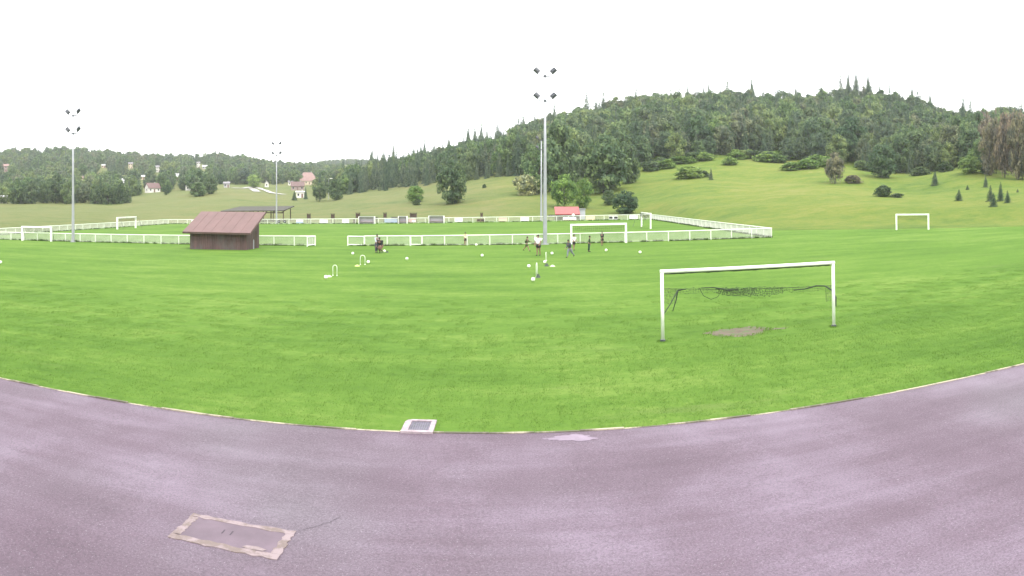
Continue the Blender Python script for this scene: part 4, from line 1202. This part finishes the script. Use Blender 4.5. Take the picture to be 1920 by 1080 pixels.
for px, py, lab in balls:
    o = link('football', ball_me, None, gp(px, py)); tag(o, lab, 'ball', 'footballs lying on the training turf'); o.rotation_euler = (0, 0, RND.uniform(0, 6))
p = gp(893, 461); o = link('football', ball_me, None, p); tag(o, 'white football by the railing near the white-shirted child', 'ball', 'footballs lying on the training turf')
def hoop(px, py, wpx, hpx, yaw, label):
    p = gp(px, py); d = math.hypot(p.x, p.y); wd, h = wpx / F * d / max(.25, abs(math.cos(yaw))), hpx / F * d
    o = empty('training_hoop', p, label, 'hoop', 'white training hoops on the turf', yaw)
    r_ = wd / 2; pts = [(-r_, 0, -.05), (-r_, 0, h - r_)] + [(-r_ * math.cos(math.pi * k / 8), 0, h - r_ + r_ * math.sin(math.pi * k / 8)) for k in range(1, 8)] + [(r_, 0, h - r_), (r_, 0, -.05)]
    MB().tube(pts, .02, 7).build('arch', M['white'], o, True)
    for sx in (-1, 1): MB().tube([(sx * r_, 0, 0), (sx * r_, 0, .05)], .05, 8).build('foot', M['white'], o)
hoop(628, 517, 8, 20, 0, 'front white hoop with a football just before it')
hoop(680, 496.5, 9, 18, 0, 'rear white hoop near the crouching pair')
hoop(1006.5, 520, 2.6, 27, 1.3, 'thin upright training hoop seen edge-on')
hoop(1024, 489, 2.0, 16, 1.3, 'small far training hoop seen edge-on')
def cone(px, py, mat, label, r_=.2, h=.1, group=None):
    o = empty('marker_cone', gp(px, py), label, 'cone', group)
    MB().tube([(0, 0, 0), (0, 0, .015), (0, 0, h)], [r_, r_ * .9, r_ * .35], 14).build('disc', mat, o)
    MB().tube([(0, 0, h), (0, 0, h + .012)], r_ * .36, 10).build('rim', mat, o)
PALE = plain('pale_marker', (.4, .5, .3), .6, .1, 4); DARK = plain('dark_marker', (.03, .045, .03), .7, .1, 4); YEL = plain('yellow_marker', (.42, .45, .14), .6, .1, 4)
cone(670, 499, YEL, 'flat yellowish marker cone left of the rear white hoop', .23)
cone(617, 519, PALE, 'flat pale marker cone behind the front football', .22)
cone(1036, 499.5, PALE, 'flat pale green marker cone right of the dark one', .22)
cone(1025, 499, DARK, 'dark marker cone beside a white football', .2, .2)
cone(1009, 520.5, DARK, 'dark marker cone at the foot of the thin upright hoop', .18, .22)
cone(726, 473.5, DARK, 'dark marker cone next to the crouching person', .16, .16)

# ------------------------------------------------------------------ people
SK = plain('skin', (.22, .12, .09), .6, .08, 6)
def cloth(name, c): return plain(name, c, .85, .15, 8)
CL = dict(white=cloth('cloth_white', (.68, .66, .68)), cream=cloth('cloth_cream', (.66, .62, .42)), black=cloth('cloth_black', (.016, .017, .018)), grey=cloth('cloth_grey', (.15, .17, .19)), light=cloth('cloth_light', (.38, .41, .46)), green=cloth('cloth_green', (.016, .045, .02)), olive=cloth('cloth_olive', (.035, .05, .018)), brown=cloth('cloth_brown', (.14, .08, .055)), navy=cloth('cloth_navy', (.05, .06, .075)))
HAIR = plain('hair_dark', (.015, .012, .01), .8, .2, 20)
def skin_obj(name, V, E, R, mat, parent, root=0, sub=2):
    me = bpy.data.meshes.new(name); me.from_pydata([tuple(v) for v in V], E, [])
    me.materials.append(mat)
    o = link(name, me, parent)
    md = o.modifiers.new('skin', 'SKIN'); md.use_smooth_shade = True
    if not me.skin_vertices: me.attributes  # layer is made with the modifier
    lay = me.skin_vertices[0] if len(me.skin_vertices) else None
    if lay is None:
        me.attributes.new('skin', 'FLOAT', 'POINT')
    for i, r_ in enumerate(R): lay.data[i].radius = r_ if hasattr(r_, '__len__') else (r_, r_)
    for i in ([root] if not hasattr(root, '__len__') else root): lay.data[i].use_root = True
    sb = o.modifiers.new('sub', 'SUBSURF'); sb.levels = sub; sb.render_levels = sub
    return o
def person(px, py, height, yaw, shirt, shorts, label, lean=0., crouch=0., legs=(0, 0), knees=(.12, .12), arms=((.1, .1), (.1, .1)), legcol=None, sleeves=True, girth=1.0):
    """joint chain in units of standing height; legs/knees/arms are swing angles, forward is -Y"""
    p = gp(px, py)
    o = empty('person', p, label, 'person', 'people at the football training', yaw); o.scale = (height,) * 3
    girth *= 1.15
    rotx = lambda a: Matrix.Rotation(a, 3, 'X')
    def leg(sx, a, k):
        hip = Vector((sx * .052, 0, 0)); th = rotx(-a) @ Vector((0, 0, -.245)); sh = rotx(-a + k) @ Vector((0, 0, -.235))
        kn = hip + th; an = kn + sh; ft = rotx((-a + k) * .35) @ Vector((sx * .01, -.105, -.028))
        return hip, kn, an, an + ft
    Ls = [leg(-1, legs[0] + crouch, knees[0] + crouch * 1.75), leg(1, legs[1] + crouch * .9, knees[1] + crouch * 1.9)]
    zmin = min(min(q.z for q in L) for L in Ls) - .022
    pel = Vector((0, 0, -zmin))
    Ls = [[q + pel for q in L] for L in Ls]
    up = rotx(lean)
    S = lambda v: pel + up @ Vector(v)
    spine, chest, neck = S((0, 0, .1)), S((0, -.005, .22)), S((0, 0, .315))
    hd = rotx(lean * .4)
    h0 = neck + hd @ Vector((0, -.004, .035)); h1 = h0 + hd @ Vector((0, -.012, .05)); h2 = h1 + hd @ Vector((0, .004, .052))
    V = [pel, spine, chest, neck, h0, h1, h2]; E = [(0, 1), (1, 2), (2, 3), (3, 4), (4, 5), (5, 6)]
    g = girth
    R = [(.072 * g, .055 * g), (.064 * g, .05 * g), (.08 * g, .055 * g), (.03, .03), (.034, .036), (.044, .052), (.04, .046)]
    nose = h1 + hd @ Vector((0, -.058, -.002)); V.append(nose); E.append((5, len(V) - 1)); R.append((.008, .008))
    tops = []; armj = []
    for s, L in zip((-1, 1), Ls):
        b0 = len(V); V += L; E += [(0, b0), (b0, b0 + 1), (b0 + 1, b0 + 2), (b0 + 2, b0 + 3)]; R += [.056 * g, .038, .024, (.022, .018)]
    for s, (fa, el) in zip((-1, 1), arms):
        sh = S((s * .098 * g, 0, .275)); d1 = up @ (Matrix.Rotation(s * .22, 3, 'Y') @ (rotx(-fa) @ Vector((0, 0, -.165))))
        d2 = up @ (Matrix.Rotation(s * .1, 3, 'Y') @ (rotx(-fa - el) @ Vector((0, 0, -.15))))
        e, wv = sh + d1, sh + d1 + d2; hv = wv + d2.normalized() * .045
        b0 = len(V); V += [sh, e, wv, hv]; E += [(2, b0), (b0, b0 + 1), (b0 + 1, b0 + 2), (b0 + 2, b0 + 3)]; R += [.036 * g, .026, .018, (.022, .013)]
        armj.append((sh, e, wv, hv))
        dn = d2.normalized(); sd = dn.cross(Vector((0, 0, 1))); sd = sd.normalized() if sd.length > .05 else Vector((1, 0, 0))
        for f in range(5):                                   # four fingers and a thumb, rooted in the palm
            off = sd * (.0085 * (f - 1.5)) if f < 4 else sd * .024 * -s
            ln = (.036, .042, .039, .03, .03)[f]
            st = hv + off - dn * (.004 if f < 4 else .03)
            mid = st + dn * ln * .6 + sd * (-.012 * s if f == 4 else 0)
            b1 = len(V); V += [st, mid, mid + dn * ln * .4 + up @ Vector((0, -.008, 0))]; E += [(b1, b1 + 1), (b1 + 1, b1 + 2)]; R += [.0055, .005, .004]
            tops.append(b1)
    skin_obj('body', V, E, R, SK, o, [0] + tops, 1)
    # shirt
    k = .013
    Vs = [S((0, 0, .02)), spine, chest, S((0, 0, .298))]; Es = [(0, 1), (1, 2), (2, 3)]; Rs = [(.078 * g, .062 * g), (.07 * g + k, .055 * g + k * .5), (.084 * g + k, .06 * g + k * .5), (.044, .04)]
    for sh, e, wv, hv in armj:
        b0 = len(Vs); end = sh.lerp(e, .62) if not sleeves else e.lerp(wv, .75)
        Vs += [sh, sh.lerp(e, .5), end] if not sleeves else [sh, e, end]
        Es += [(2, b0), (b0, b0 + 1), (b0 + 1, b0 + 2)]; Rs += [.046 * g, .04, .037] if not sleeves else [.046 * g, .035, .027]
    skin_obj('shirt', Vs, Es, Rs, CL[shirt], o, 0, 2)
    Vs = [S((0, 0, .045)), pel]; Es = [(0, 1)]; Rs = [(.08 * g, .062 * g), (.082 * g, .066 * g)]
    for L in Ls:
        b0 = len(Vs); q = L[0].lerp(L[1], .72)
        Vs += [L[0], q]; Es += [(1, b0), (b0, b0 + 1)]; Rs += [.066 * g, .058 * g]
        if legcol is not None:
            Vs += [L[1], L[1].lerp(L[2], .9)]; Es += [(b0 + 1, b0 + 2), (b0 + 2, b0 + 3)]; Rs += [.05, .036]
    skin_obj('trousers' if legcol else 'shorts', Vs, Es, Rs, CL[shorts], o, 0, 2)
    for L in Ls:
        skin_obj('shoe', [L[2] + Vector((0, .012, -.012)), L[2].lerp(L[3], .55), L[3] + (L[3] - L[2]) * .08], [(0, 1), (1, 2)], [.027, .026, .02], CL['black'], o, 0, 2)
    hm = MB(); hm.sphere((0, 0, 0), (.052, .06, .058), 12, 8)
    hm.v = [tuple(h2 + hd @ (Vector(v) + Vector((0, .012, -.012)))) for v in hm.v]
    hm.build('hair', HAIR, o, True)
    for s in (-1, 1):
        MB().sphere(h1 + hd @ Vector((s * .019, -.047, .008)), .0065, 8, 6).build('eye', BM['black'], o)
        MB().sphere(h1 + hd @ Vector((s * .05, .004, -.002)), (.007, .014, .017), 8, 6).build('ear', SK, o)
    return o
person(706, 474, 1.82, .5, 'light', 'navy', 'person in a pale grey top bending beside a crouching companion', lean=.28, legs=(.1, -.15), arms=((.7, .4), (.5, .6)), legcol='navy')
person(715, 475, 1.86, -.4, 'black', 'brown', 'person in black top and brown trousers crouching on the turf', lean=.55, crouch=.85, arms=((.8, .5), (.6, .9)), legcol='brown', girth=1.35)
person(872.5, 460.5, 1.45, .2, 'cream', 'black', 'child in cream white shirt and black shorts standing at the railing', legs=(.1, -.1), arms=((.1, .3), (-.1, .4)), sleeves=False)
person(987.5, 471, 1.5, 1.1, 'olive', 'olive', 'child in dark olive kit running with legs wide apart', lean=.12, legs=(.55, -.5), knees=(.2, .35), arms=((-.6, 1.1), (.7, 1.2)))
person(1009.5, 479.5, 1.86, -.5, 'white', 'black', 'player in a loose bright white shirt and black shorts by the tall mast', lean=.08, legs=(.12, -.12), arms=((.25, .5), (.3, .6)), girth=1.5, sleeves=False)
person(1068.5, 483, 1.6, -.9, 'navy', 'grey', 'person in dark top and grey trousers leaning forward mid-stride', lean=.32, legs=(.45, -.4), knees=(.3, .5), arms=((.5, .7), (-.2, .8)), legcol='grey', girth=1.1)
person(1076, 469.5, 1.55, .5, 'white', 'black', 'player in white shirt and black shorts just behind a dark striding person', lean=.05, legs=(.2, -.2), arms=((.3, .9), (.3, .9)), sleeves=False, girth=1.1)
person(1104.5, 472.5, 1.5, 1.4, 'green', 'green', 'slim child in dark green kit seen from the side', lean=.1, legs=(.06, -.08), arms=((.15, .3), (.1, .2)), legcol='green')
person(1129, 461, 1.5, 0, 'black', 'black', 'child in black kit standing inside the junior goal', legs=(.22, -.2), arms=((.15, .3), (-.1, .3)))

# ------------------------------------------------------------------ short turf blades near the yard
M['blade'] = blade_mat('turf_blades', (.07, .144, .022), (.118, .194, .04))
def patch(seed, n=170, s=.36):
    r_ = random.Random(seed); mb = MB()
    for k in range(n):
        x, y = r_.uniform(-s, s), r_.uniform(-s, s); a_ = r_.uniform(0, 6.28); h = r_.uniform(.018, .05); wd = .006
        lx, ly = r_.gauss(0, .6) * h, r_.gauss(0, .6) * h
        mb.add([(x - wd * math.cos(a_), y - wd * math.sin(a_), -.01), (x + wd * math.cos(a_), y + wd * math.sin(a_), -.01), (x + lx, y + ly, h)], [(0, 1, 2)])
    return mb.mesh('turf_blades', M['blade'])
mb = MB(); PT = [patch(s) for s in range(3)]
turf = bpy.data.objects
srcs = []
for k, me in enumerate(PT):
    so = link('turf_tuft', me, None, (-16 + 14 * k, EDGE + .45, G(-16 + 14 * k))); tag(so, 'short turf blades along the yard edging', 'grass', kind='stuff'); srcs.append(so)
pts = []; rots = []; scs = []
y = EDGE + .3
while y < 40:
    dens = min(1, max(0, (37 - y) / 16))
    xm = y * .93 + 2; x = -xm
    while x < xm:
        xx, yv = x + RND.uniform(-.2, .2), y + RND.uniform(-.12, .12)
        skip = (-3.1 < xx < -1.55 and yv < 16.6) or ((xx - 8.4) / 1.7) ** 2 + ((yv - 25.6) / 1.0) ** 2 < 1
        if not skip and RND.random() < dens:
            pts.append((xx, max(yv, EDGE + .33), G(xx))); rots.append((0, 0, RND.choice((0, 1.5708, 3.1416, 4.7124)))); sq = RND.uniform(.7, 1.25); scs.append((1, 1, sq))
        x += .62
    y += .62
scatter('turf_cover', pts, rots, scs, [RND.randrange(3) for _ in pts], srcs, 'short mown grass blades covering the turf next to the yard', 'grass')

# ragged tufts round the worn ground, the goal posts and the drain
mb = MB(); tb = [tuft(8, .045, .08) for _ in range(3)]
def ring(cx_, cy_, rx, ry, n, w0=.75, w1=1.25):
    for k in range(n):
        a_ = RND.uniform(0, 6.283); q_ = RND.uniform(w0, w1); x_, y_ = cx_ + rx * q_ * math.cos(a_), cy_ + ry * q_ * math.sin(a_); sc_ = RND.uniform(.6, 1.3)
        b_ = tb[k % 3]; mb.add([(x_ + v[0], y_ + v[1], G(x_) + v[2] * sc_) for v in b_.v], b_.f)
q = gp(1386, 622); ring(q.x, q.y, 1.25, .78, 90, .8, 1.2)
q = gp(1448, 617); ring(q.x, q.y, .6, .25, 22, .3, 1.2)
for P_ in (A, B): ring(P_.x, P_.y, .14, .14, 40, .3, 1.2)
tag(mb.build('ragged_tufts', M['blade']), 'ragged grass tufts round the bare earth and the goal posts', 'grass', kind='stuff')

# ------------------------------------------------------------------ damp air over the valley
hz = MB().bbox(-2900, 2900, -2900, 2900, -70, 190).build('haze', None or bpy.data.materials.new('haze_air'))
hm = hz.data.materials[0]; hm.use_nodes = True; n = hm.node_tree; n.nodes.clear()
vp = n.nodes.new('ShaderNodeVolumePrincipled'); vp.inputs['Color'].default_value = (.93, .96, 1, 1); vp.inputs['Density'].default_value = .00013
out = n.nodes.new('ShaderNodeOutputMaterial'); n.links.new(vp.outputs[0], out.inputs['Volume'])
tag(hz, 'thin pale haze lying over the whole valley', 'haze', kind='stuff')
